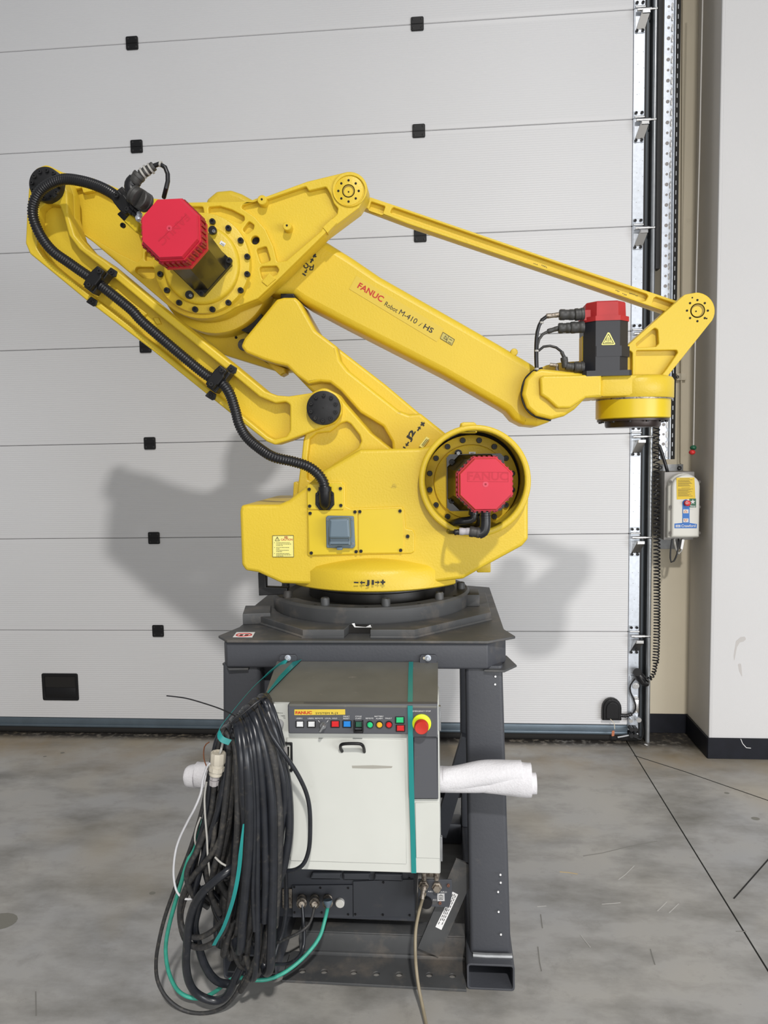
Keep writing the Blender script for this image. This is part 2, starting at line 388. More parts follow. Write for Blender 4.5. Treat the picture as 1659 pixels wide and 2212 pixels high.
# ================================================================== SETTING
D = 4.125
SL0, SL1 = .978, .984
mb = MB()
mb.box(-6, SL0, -3, 4.6, -.1, 0).box(SL1, 6, -3, 4.6, -.1, 0).box(-6, 6, -3, 4.6, -.14, -.02)
floor = tag(mb.build('floor', FLM, smooth=0), kind='structure')
MB().box(SL0-.001, SL1+.001, -2.9, 4.02, -.012, -.004).build('joint_line', SEAM, floor, smooth=0)
def floor_strip(P, w):
    m2 = MB(); p = [atz(u, v, .0006) for u, v in P]
    m2.ribbon(p, [Vector(((b-a).y, -(b-a).x, 0)).normalized()*w/2 for a, b in [(p[max(i-1, 0)], p[min(i+1, len(p)-1)]) for i in range(len(p))]], .001)
    return m2
floor_strip([(1370, 1632), (1480, 1667), (1659, 1729), (1800, 1778)], .005).build('joint_line', SEAM, floor, smooth=0)
floor_strip([(1585, 1941), (1622, 1899), (1659, 1857), (1700, 1812)], .005).build('floor_crack', SEAM, floor, smooth=0)
SCR = mat('floor_scratch', (.42, .41, .39), .7); SCD = mat('floor_scuff', (.19, .185, .17), .8)
for P in ([(1336, 1900), (1352, 1888), (1370, 1870)], [(1300, 1953), (1340, 1950)], [(1254, 2020), (1275, 2046)], [(1420, 1968), (1440, 1948)], [(1445, 1972), (1466, 1952)], [(1160, 1958), (1180, 1957)]): floor_strip(P, .0025).build('scratch', SCR, floor, smooth=0)
for P in ([(1168, 1975), (1172, 2005)], [(1405, 2050), (1415, 2084)], [(77, 2142), (78, 2195)], [(1260, 1849), (1300, 1843), (1345, 1832), (1420, 1817)], [(1590, 2012), (1612, 2012)], [(1162, 2045), (1166, 2080), (1170, 2098)]): floor_strip(P, .003).build('scratch', SCD, floor, smooth=0)
for u, v, r in ((329, 1929, .012), (0, 1990, .06), (1632, 1768, .018), (135, 1626, .012), (97, 1634, .01), (1570, 1713, .012)):
    p = atz(u, v, .0005); MB().add([(p.x+r*math.cos(q), p.y+r*.8*math.sin(q), .0005) for q in np.linspace(0, 2*PI, 16, endpoint=False)], [tuple(range(16))]).build('oil_spot', mat('oil_spot', (.17, .165, .14), .5), floor, smooth=0)
tag(floor_strip([(1209, 1883), (1230, 1885), (1248, 1888)], .004).build('straw', mat('straw', (.5, .38, .2), .7), smooth=0), 'thin straw coloured splinter lying on the concrete floor right of the stand', 'debris')
tag(floor_strip([(1393, 1607), (1398, 1610)], .012).build('paper_scrap', PAP, smooth=0), 'tiny white paper scrap on the floor near the door corner', 'debris')
# --- sectional door
door = empty('door_1', (-1.4, D, 0), kind='structure')
XD0, XD1 = -4.2, at(1362, 800, D).x
def zj(i): return 3.888-.545*i
for i in range(-2, 7):
    z1 = zj(i)-.0012; z0 = zj(i+1)+.0012 if i < 6 else .088
    MB().box(XD0, XD1, D, D+.04, z0, z1, .003, 1).build('panel', DOORM, door, smooth=0)
MB().box(XD0, XD1+.07, D+.01, D+.035, .0, 5.0).build('panel_backing', SEAM, door, smooth=0)
RAILM = mat('door_bottom_rail', (.115, .15, .18), .35, .4, noise=(9, .15))
MB().box(XD0, XD1+.0, D-.006, D+.03, .036, .086, .003).box(XD0, XD1, D-.014, D, .036, .052, .004).build('bottom_rail', RAILM, door)
MB().lathe([(.02, 0), (.02, 1)], (XD0, D+.004, .018), (XD1+.06, D+.004, .018), 12).build('rubber_seal', SEAM, door)
for hx in (-1.690, -.130):
    for i in range(-1, 7):
        z = zj(i)
        h = slabm(MB(), [(hx-.034, z-.036), (hx+.034, z-.036), (hx+.034, z+.034), (hx-.034, z+.034)], D-.009, D+.002, [], .003, .009)
        h.box(hx-.030, hx+.030, D-.012, D-.008, z-.004, z+.002, .001, 1)
        h = h.build('hinge_cover', BLKP, door)
        for sx in (-.022, .022):
            for sz in (-.023, .021):
                MB().lathe([(.006, 0), (.006, .6), (.003, 1)], (hx+sx, D-.008, z+sz), (hx+sx, D-.0105, z+sz), 10).build('screw', BLK, h)
# recessed pull
p = [at(90, 1454, D), at(168, 1454, D), at(169, 1513, D), at(92, 1514, D)]
x0, x1, z0, z1 = p[0].x, p[1].x, p[2].z, p[0].z
pull = slabm(MB(), [(x0, z0), (x1, z0), (x1, z1), (x0, z1)], D-.006, D+.004, [[(x0+.018, z0+.016), (x1-.018, z0+.016), (x1-.018, z1-.018), (x0+.018, z1-.018)]], .003, .012).build('pull_handle', BLKP, door)
MB().box(x0+.015, x1-.015, D-.001, D+.0, z0+.012, z1-.014).build('recess', SEAM, pull)
mb = MB().box(x0+.018, x1-.018, D-.004, D, z0+.014, z0+.078, .003); mb.build('flap', BLKP, pull)
# zinc end caps and roller brackets
XE0, XE1 = XD1+.0005, at(1391, 300, D).x
for i in range(-2, 7):
    z1 = zj(i)-.001; z0 = zj(i+1)+.001 if i < 6 else .06
    e = MB().box(XE0, XE1, D-.004, D+.04, z0, z1, .0015, 1).build('end_cap', ZNC, door, smooth=0)
    for dx, dz in ((.018, .33), (.05, .33), (.022, .27), (.052, .25), (.03, .18), (.055, .15), (.02, .12)):
        if z0+dz < z1: MB().cyl((XE0+dx, D-.0045, z0+dz), (XE0+dx, D-.003, z0+dz), .0022, seg=8).build('rivet', ZND, e)
def bracket(z, parent):
    b = MB().box(XE0+.004, XE1-.003, D-.008, D-.003, z-.122, z+.036, .002, 1).build('roller_bracket', ZNC, parent)
    for dx in (.014, XE1-XE0-.014):
        for dz in (.026, -.112):
            link('bolt', BOLT, (XE0+dx, D-.016, z+dz), b, scale=(.0075, .008, .0075))
    m2 = MB().lathe([(.009, 0), (.009, .72), (.006, .72), (.006, .97), (.009, .97), (.009, 1)], (XE0+.01, D-.028, z-.018), (XE1+.052, D-.028, z-.018), 14)
    m2.cyl((XE0+.006, D-.012, z+.004), (XE1-.002, D-.012, z+.004), .006, seg=12)
    m2.build('axle', CHR, b)
    m2 = MB(); a = XE0
    m2.box(a+.028, XE1+.012, D-.062, D-.03, z-.052, z-.034, .003)
    V = [(a+.028, D-.062, z-.040), (XE1+.012, D-.062, z-.040), (XE1-.004, D-.010, z-.105), (a+.010, D-.010, z-.105)]
    V2 = [(x, y+.004, zz+.004) for x, y, zz in V]
    m2.add(V+V2, [(0, 1, 2, 3), (7, 6, 5, 4), (0, 1, 5, 4), (1, 2, 6, 5), (2, 3, 7, 6), (3, 0, 4, 7)])
    m2.add([(a+.028, D-.062, z-.036), (a+.028, D-.01, z-.036), (a+.010, D-.01, z-.105)], [(0, 1, 2)])
    m2.build('folded_plate', CHR, b, smooth=0)
for i in range(-1, 7): bracket(zj(i), door)
# bottom roller plate and cable fittings at the foot of the door
b = slabm(MB(), [(XE0+.006, .09), (XE1-.004, .09), (XE1-.004, .372), (XE0+.006, .372)], D-.010, D-.003, [], .002, .006).build('bottom_bracket', ZNC, door)
m2 = MB()
for zz, rr in ((.318, .018), (.245, .015)): m2.lathe([(rr, 0), (rr, .7), (rr*.55, .72), (rr*.55, 1)], (XE0+.040, D-.010, zz), (XE0+.040, D-.022, zz), 18)
m2.box(XE0+.028, XE0+.056, D-.022, D-.01, .165, .24, .004)
m2.lathe([(.014, 0), (.014, 1)], (XE0+.05, D-.05, .135), (XE0+.05, D-.01, .135), 14).lathe([(.010, 0), (.010, 1)], (XE0+.01, D-.04, .125), (XE0+.01, D-.01, .125), 12)
m2.build('cable_anchor', CHR, b)
m2 = MB(); 
for k in range(4): m2.cyl((XE0+.012+.022*(k % 2), D-.05, .045+.035*(k//2)), (XE0+.012+.022*(k % 2), D-.008, .045+.035*(k//2)), .012, seg=12)
m2.tube(catmull([(XE1-.008, D-.03, .15), (XE1+.012, D-.03, .12), (XE1+.020, D-.03, .06), (XE1+.01, D-.03, .02), (XE1-.02, D-.03, .03)], 6), .003, 6)
m2.build('bottom_roller', BLK, b)
MB().cyl((XE0-.06, D-.03, .028), (XE0+.05, D-.03, .05), .006, seg=8).build('latch_rod', ZND, b)
# --- tracks right of the door
XT0 = XE1+.001; XR0 = at(1409, 300, D-.03).x; XR1 = at(1419, 300, D-.03).x
tr = empty('trim_1', (XT0, D, 0), kind='structure')
MB().box(XT0, XR1+.004, D+.03, D+.06, 0, 5.0).build('track_back', mat('dark_track', (.02, .024, .028), .4, .3), tr, smooth=0)
MB().box(XE1-.001, XE1+.008, D+.0, D+.05, .02, 5.0).build('side_gasket', BLKP, tr, smooth=0)
MB().box(XE1+.012, XE1+.022, D+.01, D+.04, .02, 5.0).build('track_lip', mat('track_lip', (.06, .07, .08), .35, .5), tr, smooth=0)
MB().lathe([(.012, 0), (.012, 1)], (XR0+.013, D-.018, 0.0), (XR0+.013, D-.018, 5.0), 16).box(XR0+.004, XR0+.022, D-.016, D+.03, 0, 5).build('guide_rail', mat('rail_steel', (.42, .44, .46), .3, .75, noise=(30, .1)), tr)
zc = at(1448, 992, D-.05).z
XS0 = at(1419, 300, D-.03).x; XP0 = at(1431, 300, D-.05).x; XP1 = at(1454, 300, D-.05).x; XB1 = at(1466, 300, D-.05).x
MB().box(XS0, XP0, D-.035, D+.02, zc+1.0, 5.0).build('slotted_strip', BLK, tr, smooth=0)
pr_ = MB().box(XP0, XP1, D-.050, D-.045, zc, 5.0).box(XP1-.003, XP1, D-.075, D-.045, zc, 5.0).box(XP0, XP0+.003, D-.06, D-.045, zc, 5.0).build('perforated_rail', ZNC, tr, smooth=0)
m2 = MB(); m3 = MB(); z = zc+.03; k = 0
while z < 4.4:
    m2.cyl((XP0+.024, D-.0502, z), (XP0+.024, D-.0512, z), .009 if k % 2 else .0065, seg=12)
    m3.box(XP1-.017, XP1-.008, D-.054, D-.050, z-.020, z+.016, .003, 1)
    z += .0515; k += 1
tag(m2.build('hole', mat('hole_shade', (.28, .26, .25), .8), pr_), kind='stuff'); tag(m3.build('boss', CHR, pr_), kind='stuff')
MB().box(XP1, XB1, D-.06, D-.02, zc, 5.0).build('brush_strip', SEAM, tr, smooth=0)
m2 = MB(); z = zc+.02
while z < 4.4: m2.box(XB1-.016, XB1-.012, D-.062, D-.06, z, z+.022); z += .048
tag(m2.build('slot', ZND, tr, smooth=0), kind='stuff')
# --- walls
YB = 4.25; XW = 1.352; YF = 3.90; ZT = 5.0
tag(MB().box(1.02, XW+.2, YB, YB+.1, 0, ZT).build('wall_back', CREAM, smooth=0), kind='structure')
tag(MB().box(XW, XW+.2, YF+.012, YB, 0, ZT).build('wall_side', REVEAL, smooth=0), kind='structure')
tag(MB().box(XW+.014, 6, YF, YF+.2, 0, ZT).build('wall_right', WALLM, smooth=0), kind='structure')
tag(MB().box(XW-.001, XW+.016, YF-.001, YF+.016, 0.1, ZT, .006, 2).build('trim_2', WALLM), kind='structure')
hb = at(1600, 1594, YF).z
MB1 = MB().box(XW-.008, 6, YF-.010, YF, 0, hb, .002, 1)
tag(MB1.build('baseboard_right', BASEM, smooth=0), kind='structure')
tag(MB().box(XW-.010, XW, YF-.004, YB, 0, hb, .002, 1).build('baseboard_side', BASEM, smooth=0), kind='structure')
tag(MB().box(1.10, XW, YB-.010, YB, 0, hb, .002, 1).build('baseboard_back', BASEM, smooth=0), kind='structure')
lines('crack', [(1600, 1596, 1604, 1606), (1604, 1606, 1612, 1615), (1612, 1615, 1622, 1616)], YF-.011, PAP, bpy.data.objects['baseboard_right'], 1.2)
# scuffs on the wall (dirt on the plaster)
SC = mat('wall_scuff', (.50, .48, .465), .8)
def blob(P, Y, m, name, parent): 
    mb = MB(); slab(mb, P, Y-.0006, Y, [], .0002, 3); return mb.build(name, m, parent, smooth=0)
wr = bpy.data.objects['wall_right']
blob([(1590, 1385), (1600, 1376), (1609, 1375), (1612, 1381), (1606, 1386), (1598, 1388), (1592, 1398), (1586, 1430), (1585, 1415)], YF, SC, 'scuff_mark', wr)
blob([(1594, 1434), (1601, 1433), (1602, 1445), (1604, 1465), (1597, 1450)], YF, SC, 'scuff_mark', wr)
# conduit clamp and thin pipe on the cream wall
c = MB().tube([at(1476, -60, YB-.012), at(1472, 700, YB-.012), at(1471, 1000, YB-.012)], .0045, 8)
tag(c.build('wall_conduit', CREAM), 'slim cream conduit running down the narrow cream wall', 'conduit')
c = MB().box(at(1460, 815, YB).x, at(1480, 815, YB).x, YB-.02, YB, at(1470, 822, YB).z, at(1470, 807, YB).z, .002).build('pipe_bracket', CREAM)
tag(c, 'small cream bracket on the narrow wall behind the wrist of the robot', 'bracket')
bolt(1464, 814, YB-.024, 3, c, None, 'screw')
# pull cord
cord = empty('pull_cord', at(1497, 975, 4.02), 'thin pull cord with green and red end knobs hanging beside the door controller', 'pull cord')
MB().tube(pxpath([(1519, -60, 4.02), (1511, 330, 4.02), (1504, 600, 4.02), (1498, 964, 4.02)]), .0035, 6).build('cord', mat('cord', (.55, .53, .5), .6), cord)
def ball(c0, r, sx=1, sz=.8):
    mb = MB(); n = 8; mb.lathe([(r*math.sin(PI*k/n)*sx, .5-.5*math.cos(PI*k/n)) for k in range(n+1)], Vector(c0)-Vector((0, 0, r*sz)), Vector(c0)+Vector((0, 0, r*sz)), 16, False); return mb
ball(at(1497.5, 967, 4.02), .0165).build('knob', mat('green_knob', (.01, .10, .05), .4), cord, label='green knob')
ball(at(1495, 977, 4.00), .0165).build('knob', mat('red_knob', (.55, .02, .02), .4), cord, label='red knob')
# --- door controller box on the wall
YC = 3.99
ctl = empty('door_controller', at(1475, 1165, YC), 'grey wall box with blue control strip, yellow notice and two arrow buttons', 'control box')
m2 = MB(); x0 = at(1424, 1010, YB).x; x1 = at(1480, 1010, YB).x
m2.box(x0+.0, x1-.012, YB-.006, YB, at(1450, 1178, YB).z-.02, at(1450, 1003, YB).z, .002)
mp = m2.build('mounting_plate', ZND, ctl)
bolt(1427, 1010, YB-.01, 4, mp); bolt(1468, 1011, YB-.01, 4.5, mp)
zt = at(1470, 1020, YC).z; zb = at(1470, 1164, YC).z; xl = at(1433, 1100, YC+.06).x; xr = at(1498, 1100, YC+.06).x
MB().box(xl, xr, YC+.05, YB-.006, zb-.012, zt, .004).build('back_box', mat('box_steel', (.30, .29, .28), .5, .3), ctl)
def arch(x0, x1, z0, z1, rz, n=10):
    cx = (x0+x1)/2; a = (x1-x0)/2; return [(x0, z0), (x1, z0)]+[(cx+a*math.cos(PI*k/n), z1-rz+rz*math.sin(PI*k/n)) for k in range(n+1)]
XC0, XC1 = at(1442, 1100, YC+.02).x, at(1511, 1100, YC).x
SH = mat('controller_cover', (.62, .61, .56), .45)
slabm(MB(), arch(XC0, XC1, zb+.004, zt-.006, .07), YC+.012, YC+.06, [], .008).build('housing', SH, ctl)
XC0b = at(1450, 1100, YC).x
cv = slabm(MB(), arch(XC0b, XC1-.002, zb+.01, zt-.012, .062), YC-.012, YC+.02, [], .010).build('cover', SH, ctl)
for v in (1041, 1095, 1151):
    for u in (1448.5, 1510): dot('screw_recess', u, v, YC-.002, 3.4, cv, mat('recess_shade', (.12, .11, .1), .7), 10, .002)
YS = YC-.0125
decal('notice', [(1461, 1032), (1500, 1031.5), (1502, 1077.5), (1462, 1079)], YS, STK, cv)
seg = [(1468, 1034, 1490, 1033.6)]
for k in range(8): seg.append((1464.5, 1037+k*1.9, 1496-(k*7) % 9, 1036.6+k*1.9))
seg.append((1472, 1054, 1490, 1053.7))
for k in range(9): seg.append((1464.5, 1056.5+k*1.9, 1497-(k*5) % 13, 1056.2+k*1.9))
lines('print_line', seg, YS-.001, INK, cv, .55)
decal('control_strip', [(1474, 1085), (1477, 1080.5), (1482, 1078.5), (1486.5, 1080.5), (1489.5, 1085), (1489.5, 1130), (1474, 1130)], YS, BLUE, cv)
decal('name_plate', [(1457, 1131), (1474, 1129.5), (1490, 1129.5), (1505.5, 1132), (1505, 1141), (1457, 1141)], YS, BLUE, cv)
text(cv, 'lettering', 'Crawford', (1471.5, 1138.5), (1502.5, 1138.2), 5.2, YS-.001, INKW, bold=.02)
decal('logo', [(1459.5, 1133.8), (1469.5, 1133.8), (1469.5, 1138.8), (1459.5, 1138.8)], YS-.001, INKW, cv)
lines('logo_line', [(1461, 1135.5, 1468, 1135.5), (1461, 1137.2, 1468, 1137.2)], YS-.002, BLUE, cv, .6)
decal('first_aid_star_sign', [(1489.5, 1077), (1503.5, 1077), (1503.5, 1096), (1489.5, 1096)], YS-.001, DGRN, cv)
star = []
for k in range(10):
    q = -PI/2+PI*k/5; r = 6 if k % 2 == 0 else 2.5; star.append((1496.5+r*math.cos(q), 1084+r*math.sin(q)))
decal('star', star, YS-.002, INKW, cv)
text(cv, 'lettering', 'Stop', (1490.8, 1094.8), (1502.3, 1094.8), 3.6, YS-.002, INKW, bold=.02)
lines('print_line', [(1490.5, 1099.5, 1497.5, 1099.5)], YS-.001, INKW, cv, 2)
for v, s in ((1104.5, 1), (1124, -1)):
    decal('arrow_button', [(1475.3, v-4.2), (1487, v-4.2), (1487, v+4.2), (1475.3, v+4.2)], YS-.001, INKW, cv, .003)
    lines('arrow', [(1477.5, v+2*s, 1484.8, v+2*s), (1477.5, v+2*s, 1481.1, v-2.4*s), (1484.8, v+2*s, 1481.1, v-2.4*s)], YS-.0045, INKO, cv, .9)
p = at(1483, 1086.5, YS); MB().lathe([(.012, 0), (.015, .1), (.015, .9), (.011, 1), (.004, 1)], p, p-Vector((0, .022, 0)), 20).build('stop_button', BRED, cv)
p = at(1483.5, 1086.5, YS-.024); MB().lathe([(.0065, 0), (.0045, 0), (.0045, 1), (.0065, 1)], p, p-Vector((0, .001, 0)), 16, False).build('ring_mark', INKW, cv)
tag(mb_tube([(1452, 1164, 4.0), (1449, 1185, 4.0), (1448, 1205, 4.0), (1451, 1216, 4.0), (1458, 1208, 4.0), (1464, 1190, 4.0), (1466, 1164, 4.03)], .0042).build('power_cable', HOSE), 'black cable looping lowest under the wall control box', 'cable')
tag(mb_tube([(1456, 1164, 4.03), (1459, 1180, 4.03), (1464, 1195, 4.03), (1470, 1193, 4.03), (1474, 1180, 4.03), (1476, 1164, 4.03)], .0055).build('signal_cable', CAB_GR), 'grey cable with white tag looping under the wall control box', 'cable')
o = decal('cable_tag', [(1473.5, 1165), (1478.5, 1166), (1474.5, 1187), (1470, 1185)], 4.005, PAP, None); tag(o, 'white paper tag on the grey cable below the wall control box', 'tag')
tag(mb_tube([(1424, 962, 4.06), (1432, 985, 4.06), (1441, 1016, 4.06), (1443, 1024, 4.1)], .009).build('supply_cable', HOSE), 'thick black cable slanting down into the top of the wall control box', 'cable')
# --- coiled cable beside the door, junction housing and sensor box
cc = resample(catmull(pxpath([(1421, 700, 4.05), (1419, 830, 4.05), (1418, 1000, 4.05), (1419, 1200, 4.05), (1419, 1350, 4.05), (1416, 1430, 4.05), (1408, 1462, 4.05), (1390, 1470, 4.05)]), 10), .0016)
pts = []; s_ = 0
for i, p in enumerate(cc):
    t = (cc[min(i+1, len(cc)-1)]-cc[max(i-1, 0)]).normalized(); a = t.cross(Vector((0, 1, 0))).normalized(); b = t.cross(a)
    prog = i/len(cc); pit = .034-.018*min(1, prog*1.3); s_ += .0016/pit*2*PI
    rr = .0155 if prog < .93 else .010
    pts.append(p+a*math.cos(s_)*rr+b*math.sin(s_)*rr)
tag(MB().tube(pts, .0038, 5).build('coiled_cable', HOSE), 'long black coiled cable hanging down the right track of the door', 'cable')
jc = empty('cable_junction', at(1383, 1470, 4.08), 'black rubber cable junction on the galvanised edge of the door', 'junction')
m2 = MB(); a = at(1378, 1456, 4.09); b_ = at(1391, 1474, 4.07); c_ = at(1402, 1476, 4.06)
m2.lathe([(.010, 0), (.022, .06), (.026, .4), (.022, .8), (.014, 1)], a+(a-b_)*.25, b_+(b_-a)*.3, 16); m2.build('boot', HOSE, jc)
MB().lathe([(.020, 0), (.020, .6), (.014, 1)], b_, c_, 14).build('nozzle', BLKP, jc)
MB().lathe([(.022, 0), (.022, 1)], at(1377, 1452, 4.1), at(1377, 1452, 4.07), 16).build('cap', BLKP, jc)
tag(mb_tube([(1372, 1466, 4.1), (1362, 1480, 4.1), (1362, 1495, 4.1), (1370, 1512, 4.1), (1373, 1530, 4.1), (1368, 1540, 4.1), (1362, 1544, 4.1)], .0045).build('sensor_cable', HOSE), 'thin black cable curving from the junction down to the door sensor box', 'cable')
m2 = hose_tube([(1340, 1545, 4.1), (1352, 1546, 4.1), (1365, 1542, 4.1)], .011, .012, 10); tag(m2.build('ribbed_sleeve', HOSE), 'short ribbed black sleeve beside the door sensor box', 'cable')
x0, x1, z0, z1 = at(1299, 1540, D).x, at(1340, 1540, D).x, at(1320, 1552, D).z, at(1320, 1505, D).z
sb = slabm(MB(), arch(x0, x1, z0, z1, .055), D-.035, D, [], .008).build('door_sensor_box', BLKP)
tag(sb, 'black arch shaped sensor box low on the door near its right edge', 'sensor box')
for u, v in ((1320.5, 1510), (1309, 1544), (1335, 1543)): bolt(u, v, D-.037, 1.8, sb, None, 'screw')
slabm(MB(), arch(x0+.018, x1-.016, z0+.012, z1-.018, .04), D-.041, D-.034, [], .005).build('cover', BLKP, sb)
tag(MB().tube(catmull(pxpath([(1318, 1553, 4.09), (1326, 1562, 4.09), (1328, 1575, 4.08)]), 5), .002, 5).build('string', CREAM), 'piece of string hanging under the door sensor box', 'string')
tag(slab(MB(), [(1322, 1579), (1328, 1578), (1327, 1590), (1321, 1591)], 4.06, 4.064, [], .001, 2).build('orange_rag', ORG), 'small orange scrap at the foot of the door', 'debris')
# ================================================================== STAND
YS0 = 2.14
CX, CY = -.277, 2.64
st = empty('robot_stand', (CX, CY, 0), 'heavy grey welded steel stand carrying the yellow robot', 'stand')
XL0, XL1 = at(483, 2110, YS0).x, at(598, 2110, YS0).x
XRr0, XRr1 = .043, .187
def hollow(mb, x0, x1, z0, z1, y0, y1, t=.006, r=.012):
    slabm(mb, roundp([(x0, z0), (x1, z0), (x1, z1), (x0, z1)], r), y0, y1, [roundp([(x0+t, z0+t), (x1-t, z0+t), (x1-t, z1-t), (x0+t, z1-t)], r*.6)], .001); return mb
hollow(MB(), XRr0, XRr1, 0.001, .084, YS0, 3.14).build('base_tube', GRY, st)
hollow(MB(), XL0, XL1, 0.001, .084, YS0, 3.14).build('base_tube', GRY, st)
# columns
def column(u0t, u1t, u0b, u1b, Yt, Yb, d, name='column'):
    a, b_ = at(u0t, 1455, Yt), at(u1t, 1455, Yt); c, e = at(u0b, 2060, Yb), at(u1b, 2060, Yb)
    zt, zb = .985, .086
    bm = bmesh.new(); V = []
    for (x0, x1, y, z) in ((c.x, e.x, Yb, zb), (a.x, b_.x, Yt, zt)):
        V += [bm.verts.new((x0, y, z)), bm.verts.new((x1, y, z)), bm.verts.new((x1, y+d, z)), bm.verts.new((x0, y+d, z))]
    for q in ((0, 3, 2, 1), (4, 5, 6, 7), (0, 1, 5, 4), (1, 2, 6, 5), (2, 3, 7, 6), (3, 0, 4, 7)): bm.faces.new([V[i] for i in q])
    ed = [e_ for e_ in bm.edges if abs(e_.verts[0].co.z-e_.verts[1].co.z) > .5]
    bmesh.ops.bevel(bm, geom=ed, offset=.012, segments=3, affect='EDGES', profile=.5)
    return MB().bm(bm).build(name, GRY, st)
cr = column(1005, 1086, 1016, 1104, 2.215, 2.185, .12)
cl = column(481, 562, 484, 566, 2.215, 2.185, .12)
MB().box(XRr0+.0, XRr0+.12, 2.95, 3.07, .085, .985, .01).build('column', GRY, st)
MB().box(XL0+.02, XL0+.14, 2.95, 3.07, .085, .985, .01).build('column', GRY, st)
for u, v in ((1070, 1461), (1069.5, 1478), (1081, 1889), (1081.5, 1906), (1076, 1926), (1077, 1969), (1082, 2018)): dot('screw_hole', u, v, 2.183 if v > 1800 else 2.213, 2.2, cr, PAP, 8, .003)
# weld bead over the tube
MB().tube([(XRr0+.02, 2.172, .090), (XRr0+.06, 2.170, .090), (XRr1-.005, 2.172, .090)], .008, 8).build('weld_bead', ZND, st)
MB().box((XL0+XL1)/2-.02, (XL0+XL1)/2+.02, 2.15, 3.1, .001, .004).build('seam_strip', GRYT, st)
# top frame
ZT0, ZT1 = .977, 1.060
YT = 2.20
xl, xr = at(494, 1420, YT).x, at(1053, 1420, YT).x
ch = .075
outer = [(xl-.005, YT+.0), (xr, YT), (xr+ch*.8, YT+ch), (xr+ch*.8, 3.02), (xr+.03, 3.08), (xl-.02, 3.08), (xl-.02, 3.02), (xl-.02, YT+ch*.3)]
tf = planslab(MB(), outer, ZT0, ZT1, [], .010, .006).build('top_frame', GRY, st)
# plate above with cut corners, gussets below
tp = [(xl, YT-.012), (xr, YT-.012), (xr+ch*.8+.028, YT+.05), (xr+ch*.8+.0, YT+.14), (xr+ch*.8-.005, 3.06), (xr-.03, 3.10), (xl+.05, 3.10), (xl-.01, 3.05), (xl-.01, YT+.16), (xl-.045, YT+.045)]
planslab(MB(), tp, ZT1, ZT1+.008, [], .002, .004).build('top_plate', GRYT, st)
for s, xx in ((-1, xl), (1, xr+.05)):
    g = [(xx-s*.06, YT+.0), (xx, YT-.004), (xx+s*(.042 if s > 0 else .038), YT+.055), (xx+s*.02, YT+.16), (xx-s*.06, YT+.16)]
    if s < 0: g = g[::-1]
    planslab(MB(), g, ZT0-.007, ZT0, [], .002).build('corner_gusset', GRYT, st)
# octagon mounting plate with a front notch
ap = .418; OZ0, OZ1 = ZT1+.008, ZT1+.034
k = ap*math.tan(PI/8)
oct_ = []
for j in range(8):
    q = PI/8+j*PI/4-PI/2; oct_.append((CX+ap/math.cos(PI/8)*math.cos(q), CY+ap/math.cos(PI/8)*math.sin(q)))
nx0, nx1 = at(744, 1365, 2.23).x, at(801, 1365, 2.23).x
out = [oct_[-1], (nx0, CY-ap), (nx0+.01, CY-ap+.07), (nx1-.0, CY-ap+.07), (nx1, CY-ap)]+oct_[:-1]
planslab(MB(), out, OZ0, OZ1, [], .002).build('mounting_plate', GRYT, st)
MB().tube([Vector((x, y, OZ0+.001)) for x, y in [oct_[-2], oct_[-1], (nx0, CY-ap)]], .006, 6).tube([Vector((x, y, OZ0+.001)) for x, y in [(nx1, CY-ap), oct_[0], oct_[1]]], .006, 6).build('weld_bead', GRYT, st)
MB().box(nx0+.004, nx1-.004, CY-ap+.055, CY-ap+.069, OZ0, OZ1-.001, .001, 1).build('notch_pocket', SEAM, st)
# white stencil in the notch
decal('stencil', [(760, 1347), (766, 1346), (768, 1353), (790, 1354.5), (800, 1349.5), (803, 1355.5), (766, 1355)], CY-ap+.0525, PAP, st)
pz = atz(526, 1372, ZT1+.009); q0 = [atz(u, v, ZT1+.009) for u, v in ((503, 1376.5), (511, 1366), (551, 1366), (545, 1377))]
MB().add([p for p in q0]+[p+Vector((0, 0, .001)) for p in q0], [(3, 2, 1, 0), (4, 5, 6, 7), (0, 1, 5, 4), (1, 2, 6, 5), (2, 3, 7, 6), (3, 0, 4, 7)]).build('warning_sticker', PAP, st, smooth=0)
rg = []; c0 = atz(527, 1371.5, ZT1+.0105)
mbs = MB().tube([c0+Vector((.024*math.cos(a_), .018*math.sin(a_), 0)) for a_ in np.linspace(0, 2*PI, 24, endpoint=False)], .0018, 5, closed=True)
mbs.build('ring_mark', INKR, st)
MB().box(c0.x-.013, c0.x-.003, c0.y-.009, c0.y+.008, c0.z-.001, c0.z).box(c0.x+.003, c0.x+.014, c0.y-.009, c0.y+.008, c0.z-.001, c0.z).build('figure_mark', INK, st)
# block on the left and plate at the back right
pb = [atz(u, v, OZ1+.01) for u, v in ((524, 1327), (584, 1325), (586, 1309), (530, 1309))]
planslab(MB(), [(p.x, p.y) for p in pb], ZT1+.008, OZ1+.012, [], .003).build('stop_block', GRYT, st)
